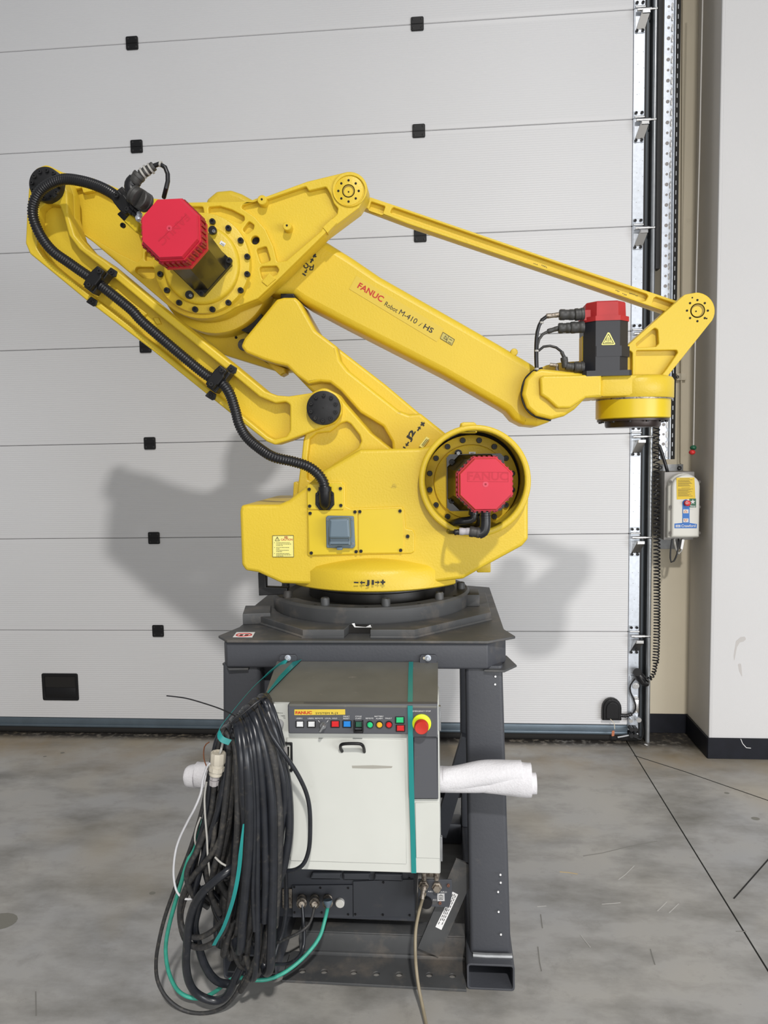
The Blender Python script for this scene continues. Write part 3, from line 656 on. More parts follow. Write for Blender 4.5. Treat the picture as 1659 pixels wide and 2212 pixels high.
# lower front angle plate, channel and rear cross members
xa, xb = at(610, 2120, YS0).x, XRr0-.002
lp = MB()
hs = []
for u, v in ((653, 2098), (700, 2099), (764, 2101), (813, 2104), (862, 2105), (927, 2106), (977, 2108)):
    p = atz(u, v, .008); hs.append(circ(p.x, p.y, .0105, 14)[::-1])
planslab(lp, [(xa, 2.135), (xb, 2.128), (xb, 2.27), (xa, 2.27)], .001, .009, hs, .001)
lp.build('floor_plate', GRYT, st)
MB().box(xa+.03, xb, 2.262, 2.275, .002, .085, .003).box(xa+.03, xb, 2.262, 2.33, .078, .086, .003).box(xa+.03, xb, 2.255, 2.268, .001, .02, .004).build('front_channel', GRYT, st)
MB().box(XL0, xa-.002, 2.16, 2.26, .0015, .012, .002).build('left_foot_plate', GRYT, st)
MB().box(XL1-.01, XRr0, 2.97, 3.06, .20, .30, .006).build('rear_cross_beam', GRY, st)
MB().box(XL1-.01, XRr0, 2.97, 3.06, .004, .09, .006).build('rear_cross_beam', GRY, st)
def bar(P0, P1, w, th, name, parent=st, m=GRY):
    P0, P1 = Vector(P0), Vector(P1); d = (P1-P0).normalized(); n = Vector((0, 1, 0)); s = d.cross(n).normalized()*w/2
    mb = MB(); vs = []
    for P in (P0, P1):
        for a_, c_ in ((-1, -1), (1, -1), (1, 1), (-1, 1)): vs.append(P+s*a_+n*(th/2*c_))
    mb.add(vs, [(3, 2, 1, 0), (4, 5, 6, 7), (0, 1, 5, 4), (1, 2, 6, 5), (2, 3, 7, 6), (3, 0, 4, 7)]); return mb.build(name, m, parent, smooth=0)
bar(at(1012, 1590, 2.93), at(950, 1800, 2.93), .055, .05, 'rear_brace')
bd = bar(at(925, 2056, 2.245), at(1008, 1864, 2.245), .072, .008, 'front_brace', m=GRYT)
lb = decal('paper_strip', [(977.6, 1926), (989.5, 1932), (953.5, 2008.5), (940.5, 2002)], 2.2405, PAP, bd)
sg = []
for off, (f0, f1) in ((2.8, (.05, .93)), (5.8, (.03, .8)), (8.8, (.05, .9))):
    a0 = Vector((977.6, 1926))+Vector((11.9, 6))*off/12; a1 = Vector((940.5, 2002))+Vector((13, 6.5))*off/12
    n_ = 9
    for j in range(n_):
        t0 = f0+(f1-f0)*j/n_; t1 = t0+(f1-f0)/n_*.72; q = a0.lerp(a1, t0); r_ = a0.lerp(a1, t1); sg.append((q.x, q.y, r_.x, r_.y))
lines('print_line', sg, 2.2392, INK, bd, 1.3)
# mounting ears with bolts of the cabinet are part of the cabinet
# ================================================================== CONTROLLER CABINET
FY = 1.90
cb = empty('controller_cabinet', (-.25, 2.1, .3), 'off-white robot controller cabinet with grey button panel, hung in the stand', 'cabinet')
x0, x1 = -.470, at(948, 1600, FY).x; z0, z1 = .508, .974
MB().box(x0, x1, FY, 2.055, z0, z1, .003, 1).build('enclosure', CRM, cb)
# door leaf
dx0, dx1 = at(623, 1700, FY).x, at(876, 1700, FY).x; dz0, dz1 = at(700, 1860, FY).z, at(700, 1594, FY).z
dr = MB().box(dx0, dx1, FY-.004, FY, dz0, dz1, .0015, 1).build('door', CRM, cb)
# handle
P = pxpath([(739, 1623, FY-.004), (735.5, 1616, FY-.018), (737, 1609, FY-.03), (748, 1606.5, FY-.034), (775, 1606.5, FY-.034), (783, 1610, FY-.03), (786, 1617, FY-.018), (787, 1624, FY-.004)])
MB().tube(resample(catmull(P, 6), .004), .0042, 10).build('handle', BLKP, dr)
decal('tape_residue', [(760, 1654), (806, 1653), (848, 1655), (846, 1659), (806, 1660.5), (761, 1659.5)], FY-.004, mat('grime', (.33, .32, .28), .7), dr, .0003)
# lower right flap and hinges
MB().box(at(898, 1800, FY).x, at(950, 1800, FY).x, FY-.003, FY, at(900, 1852, FY).z, at(900, 1733, FY).z, .001, 1).build('side_flap', CRM, cb)
for v0, v1 in ((1527, 1580), (1810, 1862)):
    h = MB().box(x1-.001, x1+.006, FY+.002, FY+.016, at(950, v1, FY).z, at(950, v0, FY).z, .001, 1).build('hinge', ZND, cb)
# top cover sheet
zb_, yb_ = 1.000, 2.196
xc0, xc1 = at(604, 1429, yb_).x+.012, at(946, 1431, yb_).x
V = []
pl = [(x0-.035, FY+.06), (x0-.003, FY+.004), (x1-.002, FY+.004), (xc1, yb_), (xc0-.02, yb_)]
for x, y in pl:
    z = z1+(zb_-z1)*(y-FY)/(yb_-FY); V.append((x, y, z+.001))
V2 = [(x, y, z-.012) for x, y, z in V]; n_ = len(V)
MB().add(V+V2, [tuple(range(n_)), tuple(range(n_, 2*n_))[::-1]]+[(i, n_+i, n_+(i+1) % n_, (i+1) % n_) for i in range(n_)]).build('top_cover', COV, cb, smooth=0)
for u in (621.5, 924.5):
    e = slab(MB(), [(u-18, 1436), (u-18, 1420), (u-14, 1415), (u+16, 1415), (u+19, 1419), (u+19, 1436)], 2.190, 2.197, [], .001).build('mounting_ear', GRY, cb)
    p = at(u+(.5 if u < 700 else 0), 1421, 2.188); MB().lathe([(.0095, 0), (.0095, .2), (.0062, .2), (.0062, .8), (.004, 1)], p, p-Vector((0, .012, 0)), 20).build('bolt', ZNC, e)
    if u > 700: dot('hole', 916.5, 1421.5, 2.1895, 3, e, CREAM)
# control panel
PY = FY-.020
cp_ = MB(); slab(cp_, [(623, 1585, 4), (621, 1524, 4), (624, 1521, 2), (945, 1521, 3), (945.5, 1594, 1), (884, 1594, 0), (884, 1586.5, 0)], PY, FY, [], .003, 1)
cp_ = cp_.build('control_panel', CTL, cb)
slab(MB(), [(892, 1589), (946, 1589), (947, 1727), (892, 1727)], FY-.012, FY, [], .003, 1).build('side_panel', CTL, cb)
MB().box(at(624, 1521, PY).x, at(944, 1521, PY).x, PY-.001, FY+.002, at(700, 1527.5, PY).z, at(700, 1521.5, PY).z, .002).build('panel_ledge', COV, cp_)
decal('name_strip', [(636, 1532.5), (745.6, 1532), (745.8, 1543.6), (636, 1544.5)], PY, STKD, cp_)
text(cp_, 'lettering', 'FANUC', (638.5, 1542.4), (674, 1542.2), 6.3, PY-.001, INKR, bold=.035)
text(cp_, 'lettering', 'SYSTEM R-J3', (682, 1542.6), (730, 1542.3), 4.2, PY-.001, INK)
for s, a_, b_, v in (('USER1', 640, 653, 1553), ('USER2', 665, 678, 1553), ('REMOTE', 680.6, 698, 1553), ('LOCAL', 702, 715, 1553), ('HOLD', 717.7, 728.5, 1553),
                     ('FAULT', 741.7, 755.3, 1548.7), ('RESET', 741.7, 755.3, 1553.3), ('CYCLE', 767.6, 781, 1548.7), ('START', 767.6, 781, 1553.3),
                     ('REMOTE', 790, 806.6, 1553), ('BATTERY', 809.2, 828.6, 1548.7), ('ALARM', 812, 826.4, 1553.3), ('FAULT', 832.6, 846.4, 1553), ('EMERGENCY STOP', 891.5, 930.5, 1537.5)):
    text(cp_, 'lettering', s, (a_, v), (b_, v), 3.1, PY-.0008, INKW, bold=.012)
def sqbtn(u, v, w, h, m, name='push_button', lab=None):
    f = slab(MB(), [(u-w/2-2, v+h/2+1.5), (u-w/2-2, v-h/2-1.5), (u+w/2+2, v-h/2-1.5), (u+w/2+2, v+h/2+1.5)], PY-.003, PY+.002, [], .001, .5).build(name, BLKP, cp_)
    slab(MB(), [(u-w/2, v+h/2), (u-w/2, v-h/2), (u+w/2, v-h/2), (u+w/2, v+h/2)], PY-.006, PY, [], .0012, .5).build('lens', m, f, label=lab)
sqbtn(647.4, 1565, 14, 11, BWHT, lab='white lens'); sqbtn(672.4, 1565, 14, 11, BWHT, lab='white lens'); sqbtn(723.8, 1564.7, 15.5, 12, BRED, lab='red lens'); sqbtn(749.5, 1564.7, 15.5, 12, BBLU, lab='blue lens')
sqbtn(775, 1565.5, 14, 11, BDGN, lab='dark green lens'); sqbtn(863.6, 1556, 16, 11.5, BGRN, lab='green lens'); sqbtn(865, 1573.7, 16, 11.5, BRED, lab='red lens')
MB().box(at(766, 1578, PY).x, at(785, 1578, PY).x, PY-.012, PY, at(775, 1580, PY).z, at(775, 1575.5, PY).z, .001).box(at(765, 1578, PY).x, at(767.5, 1578, PY).x, PY-.012, PY, at(775, 1580, PY).z, at(775, 1555, PY).z, .001).box(at(783, 1578, PY).x, at(785.5, 1578, PY).x, PY-.012, PY, at(775, 1580, PY).z, at(775, 1555, PY).z, .001).build('button_guard', BLKP, cp_)
for u, m in ((799.4, BGRN), (819.8, BAMB), (840.3, BRED)):
    p = at(u, 1564.7, PY); l = MB().lathe([(.0095, 0), (.0095, 1)], p, p-Vector((0, .004, 0)), 20).build('indicator_lamp', BLKP, cp_)
    MB().lathe([(.0076, 0), (.0076, .6), (.005, 1)], p, p-Vector((0, .008, 0)), 20).build('lens', m, l)
p = at(698.6, 1566, PY); ks = MB().lathe([(.010, 0), (.010, .5), (.008, 1)], p, p-Vector((0, .010, 0)), 20).build('key_switch', ZND, cp_)
MB().box(p.x-.0035, p.x+.0035, p.y-.030, p.y-.008, p.z-.011, p.z+.011, .002, 1, Matrix.Rotation(.6, 3, 'Y'), p).build('key', ZND, ks)
lines('scale_mark', [(687.5, 1556, 691, 1560), (709, 1556, 706, 1560)], PY-.001, INKW, cp_, 1)
p = at(911, 1562, PY); es = MB().lathe([(.0245, 0), (.0245, .7), (.022, 1)], p, p-Vector((0, .006, 0)), 32).build('emergency_stop', ESY, cp_)
MB().lathe([(.013, 0), (.013, .45), (.0185, .5), (.0185, .85), (.016, 1), (.004, .96)], p-Vector((0, .005, 0)), p-Vector((0, .036, 0)), 32).build('mushroom_head', ESR, es)
# switch at the left edge and rotary switch
fr = slab(MB(), [(600, 1668, 2), (600, 1605, 2), (631, 1605, 3), (632, 1668, 3)], FY-.010, FY, [[(602, 1663), (602, 1609), (627, 1609), (627, 1663)]], .002, 2).build('breaker_frame', BLKP, cb)
slab(MB(), [(601, 1666), (601, 1612), (625, 1612), (625, 1666)], FY-.004, FY, [], .001, 1).build('breaker_plate', mat('grey_plate', (.30, .29, .28), .5), fr)
p = at(603, 1563, FY); MB().lathe([(.013, 0), (.013, .6), (.010, 1)], p, p-Vector((0, .018, 0)), 20).build('rotary_switch', mat('switch_grey', (.32, .32, .32), .4), cb)
decal('label', [(585, 1521), (594, 1521), (594.5, 1536), (586, 1536)], FY, PAP, cb)
text(cb, 'lettering', '250mm/s', (596, 1540.5), (611, 1541), 2.4, FY-.0006, INK); text(cb, 'lettering', '100%', (607, 1547), (616, 1547.5), 2.4, FY-.0006, INK); text(cb, 'lettering', 'T2', (612, 1552), (616.5, 1552), 2.6, FY-.0006, INK)
# rear housing
RY = 2.27
hx0, hx1 = at(560, 1950, RY).x, at(896, 1950, RY).x; hz0 = at(760, 1986, RY).z
rh = MB().box(hx0, hx1, RY, 2.86, hz0, .972, .004).build('rear_housing', DKG, cb)
MB().box(hx0+.02, hx1-.02, 2.05, RY, .60, .97, .003).build('neck', DKG, rh) if False else None
pn = slab(MB(), [(632, 1982), (631, 1913), (761, 1912), (762, 1981)], RY-.006, RY, [], .001).build('connector_panel', DKG, cb)
slab(MB(), [(763.5, 1981), (763, 1904), (893, 1900), (895, 1980)], RY-.005, RY, [], .001).build('blank_panel', DKG, cb)
for P in ([(668, 1900), (675, 1886), (738, 1886), (738, 1901)], [(741, 1902), (741, 1887), (800, 1887), (800, 1902)], [(807, 1903), (810, 1888), (869, 1889), (870, 1905)]):
    slab(MB(), P, RY-.014, RY, [], .004, 1.5).build('vent', DKG, cb)
for u, v in ((635.5, 1917), (692, 1918.5), (752, 1919), (636, 1972), (695, 1972), (752, 1976), (767.5, 1976), (827, 1977), (885, 1978), (884, 1899), (828, 1907)): bolt(u, v, RY-.009, 2.4, pn, None, 'screw')
for u, m in ((652, BRS), (680, BRS), (708, BRS)):
    p = at(u, 1940, RY-.006); q = at(u-.5, 1954, RY-.06)
    g = MB().lathe([(.015, 0), (.015, .25), (.013, .27), (.013, .5), (.0165, .52), (.0165, .85), (.012, .9), (.009, 1)], p, q, 12).build('cable_gland', m, pn)
p = at(735, 1948.5, RY-.006); MB().lathe([(.0145, 0), (.0145, .8), (.012, 1)], p, p-Vector((0, .012, 0)), 24).build('plug_cap', WHT, pn)
for u in (613, 627): slab(MB(), [(u-3, 1962), (u-3.5, 1921), (u+3, 1921), (u+3.5, 1962)], RY-.008, RY, [], .001).build('terminal_strip', BRS, cb)
# air panel
AY = 2.20
apn = slab(MB(), [(903, 1957, 2), (903, 1900, 2), (976, 1901, 2), (976.5, 1932, 2), (971, 1960, 2), (940, 1959, 2)], AY, AY+.006, [], .001, 1).build('air_panel', DKG, cb)
for u, v, r in ((915, 1910, .0165), (944, 1913, .0155)):
    p = at(u, v, AY); MB().lathe([(r, 0), (r, .5), (r*.75, .55), (r*.75, 1), (.004, 1)], p, p-Vector((0, .022, 0)), 6).build('air_fitting', BRS, apn)
p = at(921, 1947, AY); MB().lathe([(.017, 0), (.019, .3), (.017, 1)], p, p-Vector((0, .014, 0)), 20).build('black_plug', BLKP, apn)
for u, v in ((968.5, 1914), (950.5, 1952)): bolt(u, v, AY-.006, 3.4, apn, bpy.data.meshes.get('rust_bolt') or bolt_mesh('rust_bolt', mat('rusty_steel', (.16, .07, .045), .6)))
decal('symbol_plate', [(944.5, 1930), (960, 1930), (960.5, 1946), (945, 1946.5)], AY, mat('pale_plate', (.5, .5, .5), .5), apn)
lines('symbol', [(948.5, 1934, 956.5, 1934), (956.5, 1934, 956.5, 1943), (956.5, 1943, 948.5, 1943), (948.5, 1943, 948.5, 1934), (952.5, 1931.5, 952.5, 1941), (950.5, 1939, 952.5, 1941), (954.5, 1939, 952.5, 1941)], AY-.001, INK, apn, .8)
text(apn, 'lettering', 'AIR1', (924, 1927), (935, 1927.5), 3.6, AY-.0006, INKW); text(apn, 'lettering', 'AIR21', (951.5, 1928), (965, 1928.5), 3.6, AY-.0006, INKW); text(apn, 'lettering', 'AS1', (935, 1945), (943, 1945.5), 3.6, AY-.0006, INKW)
MB().box(at(912, 1890, AY).x, at(950, 1890, AY).x, AY+.01, AY+.05, at(930, 1900, AY).z, at(930, 1850, AY).z, .003).build('air_manifold', BRS, cb)
for u in (916, 943): p = at(u, 1884, AY); MB().cyl(p, at(u, 1900, AY), .008, seg=12).build('pipe', BRS, cb)
# green strapping band over the cabinet
bp = [(at(888, 1433, 2.19)), at(887, 1462, 2.10), at(886.5, 1500, 1.955), at(886, 1520, 1.902), at(886, 1525, PY-.003), at(887, 1590, PY-.003), at(889, 1700, FY-.014), at(892, 1800, FY-.006), at(894, 1886, FY-.004)]
bp = [Vector(p) for p in bp]
for p in bp[:3]: p.z = z1+(zb_-z1)*(p.y-FY)/(yb_-FY)+.0035
bp[3].z = z1+.003
tag(MB().ribbon(bp, (.0066, 0, 0), .0012).build('strapping_band', TAPE, smooth=0), 'green plastic strapping band running straight down the cabinet front', 'strap')
bp = [at(642, 1433, 2.19), at(612, 1465, 2.08), at(578, 1502, 1.95), at(560, 1520, 1.89)]
w_ = [Vector((.013, .004, .003)), Vector((.011, .004, .003)), Vector((.005, .003, .004)), Vector((.003, .003, .003))]
for p in bp[:3]: p.z = z1+(zb_-z1)*(p.y-FY)/(yb_-FY)+.005
tag(MB().ribbon(bp, w_, .0012).build('strapping_band', TAPE, smooth=0), 'twisted green strap slanting across the cabinet top to the cables', 'strap')
bp = catmull([at(621, 1428, 2.18), at(600, 1438, 2.15), at(560, 1472, 2.02), at(533, 1500, 1.92), at(490, 1552, 1.82), at(475, 1573, 1.79), at(473, 1585, 1.78), at(480, 1597, 1.775), at(497, 1604, 1.78)], 5)
w_ = []
for i in range(len(bp)):
    t = i/len(bp); s = .009 if t < .2 else (.0018 if t < .62 else .0018+(.0075-.0018)*min(1, (t-.62)/.12)); w_.append(Vector((.5, .3, .75)).normalized()*s)
tag(MB().ribbon(bp, w_, .001).build('strapping_band', TAPE, smooth=0), 'green strap looping from the left cabinet bolt around the cable bundle', 'strap')
# ================================================================== ROBOT
rb = empty('industrial_robot', (CX, CY, OZ1), 'large yellow industrial robot arm with red capped motors, bolted on the grey stand', 'robot')
def cyY(mb, u, v, Y, r, y0, y1, seg=48, bev=0):
    p = at(u, v, Y); a = Vector((p.x, y0, p.z)); b = Vector((p.x, y1, p.z)); L = y1-y0
    if bev: mb.lathe([(r-bev, 0), (r-bev*.3, bev*.3/L), (r, bev/L), (r, 1)], a, b, seg)
    else: mb.lathe([(r, 0), (r, 1)], a, b, seg)
    return mb
# --- base: bolted ring and bearing
b0 = MB(); zt = OZ1+.052
b0.lathe([(.350, 0), (.352, .08), (.352, .85), (.345, 1), (.30, 1), (.285, .8), (.1, .8)], (CX, CY, OZ1), (CX, CY, zt), 96)
base = b0.build('base_flange', GRYT, rb, smooth=30)
for j in range(10):
    q = PI*2*j/10-.385; x, y = CX+.322*math.cos(q-PI/2), CY+.322*math.sin(q-PI/2)
    MB().lathe([(.0145, 0), (.0145, .85), (.012, 1), (.007, 1), (.007, .6)], (x, y, zt-.001), (x, y, zt+.024), 16).build('bolt', GRYT, base)
for j in range(12):
    q = PI*2*j/12+.05; x, y = CX+.335*math.cos(q), CY+.335*math.sin(q); MB().cyl((x, y, zt), (x, y, zt+.0006), .006, seg=10).build('tapped_hole', SEAM, base)
MB().box(CX+.36-.02, CX+.385, CY-.08, CY+.02, OZ1, zt-.01, .003).build('stop_lug', GRYT, base)
MB().lathe([(.245, 0), (.245, .5), (.26, .6), (.26, 1)], (CX+.02, CY, zt-.01), (CX+.02, CY, 1.200), 72).build('slewing_bearing', mat('oily_black', (.016, .015, .014), .35), rb)
slab(MB(), [(557, 1238), (574, 1240), (574, 1268), (620, 1270), (620, 1284), (559, 1287)], 2.46, 2.49, [], .003).build('limit_switch_bracket', BLK, rb)
# --- turret
TY = 2.38; TB = 2.88
ringc = (1025.5, 1039); 
arc = [(1026+117*math.cos(math.radians(a)), 1039+117*math.sin(math.radians(a))) for a in range(222, 372, 10)]
body = [(517, 1105, 9), (520, 1092, 8), (534, 1090, 8), (601, 1090, 20), (622, 1081, 15), (662, 1050, 8), (694, 1019, 0), (777, 971, 14), (905, 968, 6)]+[(a, b, 0) for a, b in arc]+[(1141, 1095, 8), (1141, 1165, 12), (1128, 1180, 12), (1060, 1217, 8), (1000, 1251, 8), (930, 1260, 4), (683, 1264, 3), (608, 1261, 14), (556, 1237, 10), (530, 1233, 10), (521, 1220, 12)]
mb = MB(); hole = circ(1025.5, 1038.5, 108.5, 64)
slab(mb, body, TY, TB, [hole], .012, 1)
tur = mb.build('turret', YEL, rb, smooth=40)
# front ring round the J2 motor, with lug on top
mb = MB(); slab(mb, circ(1026, 1039, 121.5, 72), TY-.035, TY+.02, [circ(1025.5, 1038, 108, 72)], .007)
slab(mb, [(992, 935), (995, 914), (1001, 912), (1024, 912), (1029, 916), (1031, 935)], TY-.02, TY+.12, [], .005, 2)
mb.build('motor_well_rim', YEL, tur, smooth=40)
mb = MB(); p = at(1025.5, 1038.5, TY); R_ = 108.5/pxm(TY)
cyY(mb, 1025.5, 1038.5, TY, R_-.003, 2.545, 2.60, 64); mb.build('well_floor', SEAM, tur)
wf = MB(); cyY(wf, 1017.5, 1040.5, 2.53, .158, 2.520, 2.55, 64, .003); cyY(wf, 1017.5, 1040.5, 2.53, .126, 2.508, 2.53, 64, .006); wf = wf.build('reducer_flange', YEL, tur)
for j in range(16):
    q = math.radians(11.25+22.5*j); bolt(1017.5+91*math.cos(q), 1040.5+91*math.sin(q), 2.510, 6.0, wf)
# base bulge J1
bz0, bz1 = 1.192, 1.262
mb = MB(); R1 = .335; n = 40; prof = []
cx, cy = -.247, CY+.005
vs = []; fs = []
lv = [(R1-.006, bz0), (R1, bz0+.005), (R1, bz1-.012), (R1-.012, bz1+.004), (R1-.07, bz1+.030), (.20, bz1+.032)]
for j in range(n+1):
    q = -PI*.80+PI*.60*j/n
    for rr, z in lv:
        x = cx+rr*math.cos(q); y = cy+rr*math.sin(q); vs.append((x, y, z))
m_ = len(lv)
for j in range(n):
    for i in range(m_-1): a = j*m_+i; fs.append((a, a+m_, a+m_+1, a+1))
vs.append((cx, cy, bz0)); c_ = len(vs)-1
for j in range(n): fs.append((j*m_, c_, (j+1)*m_))
mb.add(vs, fs); mb.build('swivel_skirt', YEL, tur, smooth=40)
lines('minus_mark', [(764.5, 1258, 774.5, 1258.5)], 2.298, INK, rb, 3.2)
def arrow(parent, u, v, d, s, Y, m=INK, ang=None):
    a = math.atan2(d[1], d[0]); P = [(s*1.0, 0), (s*.1, -s*.75), (s*.1, -s*.25), (-s*.9, -s*.25), (-s*.9, s*.25), (s*.1, s*.25), (s*.1, s*.75)]
    return decal('arrow_mark', [(u+x*math.cos(a)-y*math.sin(a), v+x*math.sin(a)+y*math.cos(a)) for x, y in P][::-1], Y, m, parent)
def plus(parent, u, v, s, w, Y, a=0):
    P = [(-s, -w), (-w, -w), (-w, -s), (w, -s), (w, -w), (s, -w), (s, w), (w, w), (w, s), (-w, s), (-w, w), (-s, w)]
    return decal('plus_mark', [(u+x*math.cos(a)-y*math.sin(a), v+x*math.sin(a)+y*math.cos(a)) for x, y in P][::-1], Y, INK, parent)
arrow(rb, 783, 1258.5, (-1, 0), 6, 2.298); text(rb, 'lettering', 'J1', (789.5, 1262.5), (808, 1262.5), 9.5, 2.298, INK, bold=.05); arrow(rb, 815, 1258, (1, 0), 5.5, 2.298); plus(rb, 827, 1257.5, 5.2, 1.9, 2.298)
# raised pads and cover plates on the turret
slab(MB(), [(664, 1202, 4), (662, 1052, 4), (672, 1042, 6), (738, 1040, 8), (746, 1050, 5), (746, 1093, 6), (756, 1098, 6), (868, 1094, 5), (874, 1102, 4), (876, 1142, 6), (892, 1144, 5), (896, 1152, 4), (895, 1192, 4), (888, 1196, 4)], TY-.005, TY+.004, [], .004, 3).build('raised_pad', YEL, tur)
gp = slab(MB(), [(664, 1100), (663.5, 1046), (741, 1043.5), (742, 1101)], TY-.011, TY-.004, [], .0015, 4).build('gland_plate', YEL2, tur)
c1 = slab(MB(), [(668, 1199), (665.5, 1102.5), (772, 1102), (772.5, 1196)], TY-.010, TY-.004, [], .0012, 1).build('cover_plate', YEL2, tur)
c2 = slab(MB(), [(774.5, 1195), (774, 1101.5), (870, 1098), (872, 1186), (867, 1194)], TY-.010, TY-.004, [], .0012, 2).build('cover_plate', YEL2, tur)
for u, v in ((667.5, 1057), (735, 1055.5), (668.5, 1093.5), (736, 1092)): bolt(u, v, TY-.017, 3.6, gp)
for u, v in ((669.5, 1109), (766.5, 1106), (672, 1195), (769, 1192)): bolt(u, v, TY-.016, 3.6, c1)
for u, v in ((777, 1105.5), (864, 1104), (779.5, 1191), (865.5, 1189)): bolt(u, v, TY-.016, 3.6, c2)
bolt(880.5, 1159, TY-.012, 4, tur)
sk = slab(MB(), [(705, 1184, 4), (703.5, 1118, 4), (708, 1114, 4), (764, 1115, 4), (767, 1180, 5), (762, 1185, 3)], TY-.020, TY-.010, [], .003, 2).build('socket_box', SOCK, c1)
mbk = MB(); slab(mbk, [(709, 1164), (710, 1121), (754, 1119), (757, 1164)], TY-.060, TY-.018, [], .008, 5)
slab(mbk, [(710, 1179), (709, 1160), (757, 1160), (757, 1179)], TY-.042, TY-.018, [], .006, 3); mbk.build('socket_lid', SOCK, sk)
for u, v in ((707.5, 1122.5), (761.5, 1122), (762, 1174.5)): bolt(u, v, TY-.022, 2.6, sk, bpy.data.meshes.get('steel_screw') or bolt_mesh('steel_screw', ZND), 'screw')
MB().box(at(730, 1184, TY).x, at(742, 1184, TY).x, TY-.028, TY-.012, at(730, 1186, TY).z, at(730, 1179, TY).z, .002).build('latch', SOCK, sk)
# caution label
cl_ = decal('caution_label', [(589, 1203.5), (588.5, 1156.5), (634, 1156), (635, 1203.5)], TY-.0005, STKP, tur)
lines('border_line', [(589, 1203, 634.5, 1203), (589, 1157, 634, 1156.5), (589, 1203, 589, 1157), (634, 1156.5, 634.7, 1203)], TY-.0022, INK, tur, .9)
text(tur, 'lettering', 'CAUTION', (607, 1167.7), (632.3, 1167.5), 4.4, TY-.0015, INKR, bold=.01)
lines('print_line', [(614.5, 1159.5, 622.5, 1159.5), (614.5, 1162, 622.5, 1162), (615.5, 1158.2, 615.5, 1163), (619, 1158.2, 619, 1163)], TY-.0022, INKR, tur, .8)
lines('warning_triangle', [(594.5, 1168, 604, 1168), (594.5, 1168, 599.2, 1159.5), (604, 1168, 599.2, 1159.5), (599.2, 1162, 599.2, 1166)], TY-.0022, INK, tur, .8)
sg = []
for v, a_, b_ in ((1172, 597, 627), (1175, 597, 629), (1178, 597, 611), (1182.5, 597, 625), (1185.5, 597, 604), (1188.5, 597, 624), (1191.5, 597, 610), (1195.5, 597, 626), (1198.5, 597, 629), (1201, 597, 612)):
    x = a_
    while x < b_: w = random.uniform(1.5, 4.5); sg.append((x, v, min(b_, x+w), v)); x += w+.9
for v in (1172, 1182.5, 1195.5): sg.append((592.5, v, 594, v))
lines('print_line', sg, TY-.0022, INK, tur, .75)
# link lug of the turret (set back)
LY = 2.49
lug = casting([(640, 1075, 0), (651, 989, 6), (655, 950, 6), (662, 930, 4), (661, 884, 14), (668, 850, 20), (700, 836, 24), (728, 850, 20), (741, 868, 8), (800, 935, 4), (850, 975, 4), (850, 1075, 0)], LY, LY+.10,
              [[(664, 990), (669, 948), (684, 936), (712, 933), (735, 915), (748, 911), (757, 916), (776, 940), (780, 953), (773, 968), (722, 1001), (690, 1030), (664, 1040)]], .028, .006, 3, 6)
lug.build('link_lug', YEL, rb, smooth=40)
slab(MB(), [(632, 1085, 0), (634, 1042, 3), (640, 1040, 3), (652, 1050, 0), (652, 1085, 0)], 2.56, 2.62, [], .004, 1).build('cover_flange', YEL, rb)
MB().box(at(1030, 1225, 2.62).x, at(1060, 1225, 2.62).x, 2.62, 2.80, at(1050, 1237, 2.62).z, at(1050, 1214, 2.62).z, .004).build('rear_foot', YEL, rb)
# --- lower arm (J2)
AY1, AY0 = 2.66, 2.60
mb = MB(); slab(mb, [(521, 748, 6), (528, 731, 6), (597, 648, 8), (611, 643, 8), (636, 643, 4), (645, 650, 4), (680, 713, 10), (727, 749, 2), (833, 831, 0), (905, 892, 0), (962, 938, 4), (985, 1010, 0), (850, 1010, 0), (790, 960, 4), (722, 892, 0), (665, 838, 0), (640, 812, 0), (619, 792, 4), (592, 786, 3), (567, 778, 4), (530, 762, 8)], AY1, 2.86, [], .010, 3)
arm = mb.build('lower_arm', YEL, rb, smooth=45)
mb = MB(); slab(mb, [(519.5, 748, 9), (527, 731, 8), (597, 646, 10), (612, 642, 10), (637, 642, 6), (645, 649, 6), (681, 713, 16), (727, 748, 4), (735, 778, 10), (752, 800, 10), (862, 887, 10), (883, 895, 8), (908, 893, 6), (962, 936, 2), (985, 1010, 0), (850, 1010, 0), (846, 955, 8), (827, 922, 8), (777, 892, 4), (735, 845, 8), (712, 827, 8), (690, 825, 6), (665, 830, 4), (640, 812, 5), (619, 791, 6), (592, 785, 4), (567, 777, 5), (530, 762, 10)], AY0, AY1+.02, [], .011, 4)
mb.build('arm_front_face', YEL, arm, smooth=45)
slab(MB(), [(560, 772), (592, 786), (615, 795), (617, 806), (606, 812), (584, 792)], 2.70, 2.76, [], .004, 1).build('lower_lip', YEL, arm)
# J2 marks (perpendicular to the arm)
MY = AY0-.0008
text(arm, 'lettering', 'J2', (884.5, 953.5), (898, 932.5), 10.5, MY, INK, bold=.05)
arrow(arm, 905, 926, (.55, -.83), 6, MY); arrow(arm, 880, 959, (-.55, .83), 6, MY); plus(arm, 913, 916, 5, 1.8, MY, 1.0)
lines('minus_mark', [(871, 965, 876, 968.5)], MY, INK, arm, 3)
pl_ = slab(MB(), [(905, 964), (921, 943), (928, 948), (913, 968)], AY0-.012, AY0, [], .001, .5).build('rating_tag', STKP, arm)
lines('print_line', [(911, 962, 922, 948), (913, 964, 925, 949)], AY0-.0135, INK, pl_, 1)
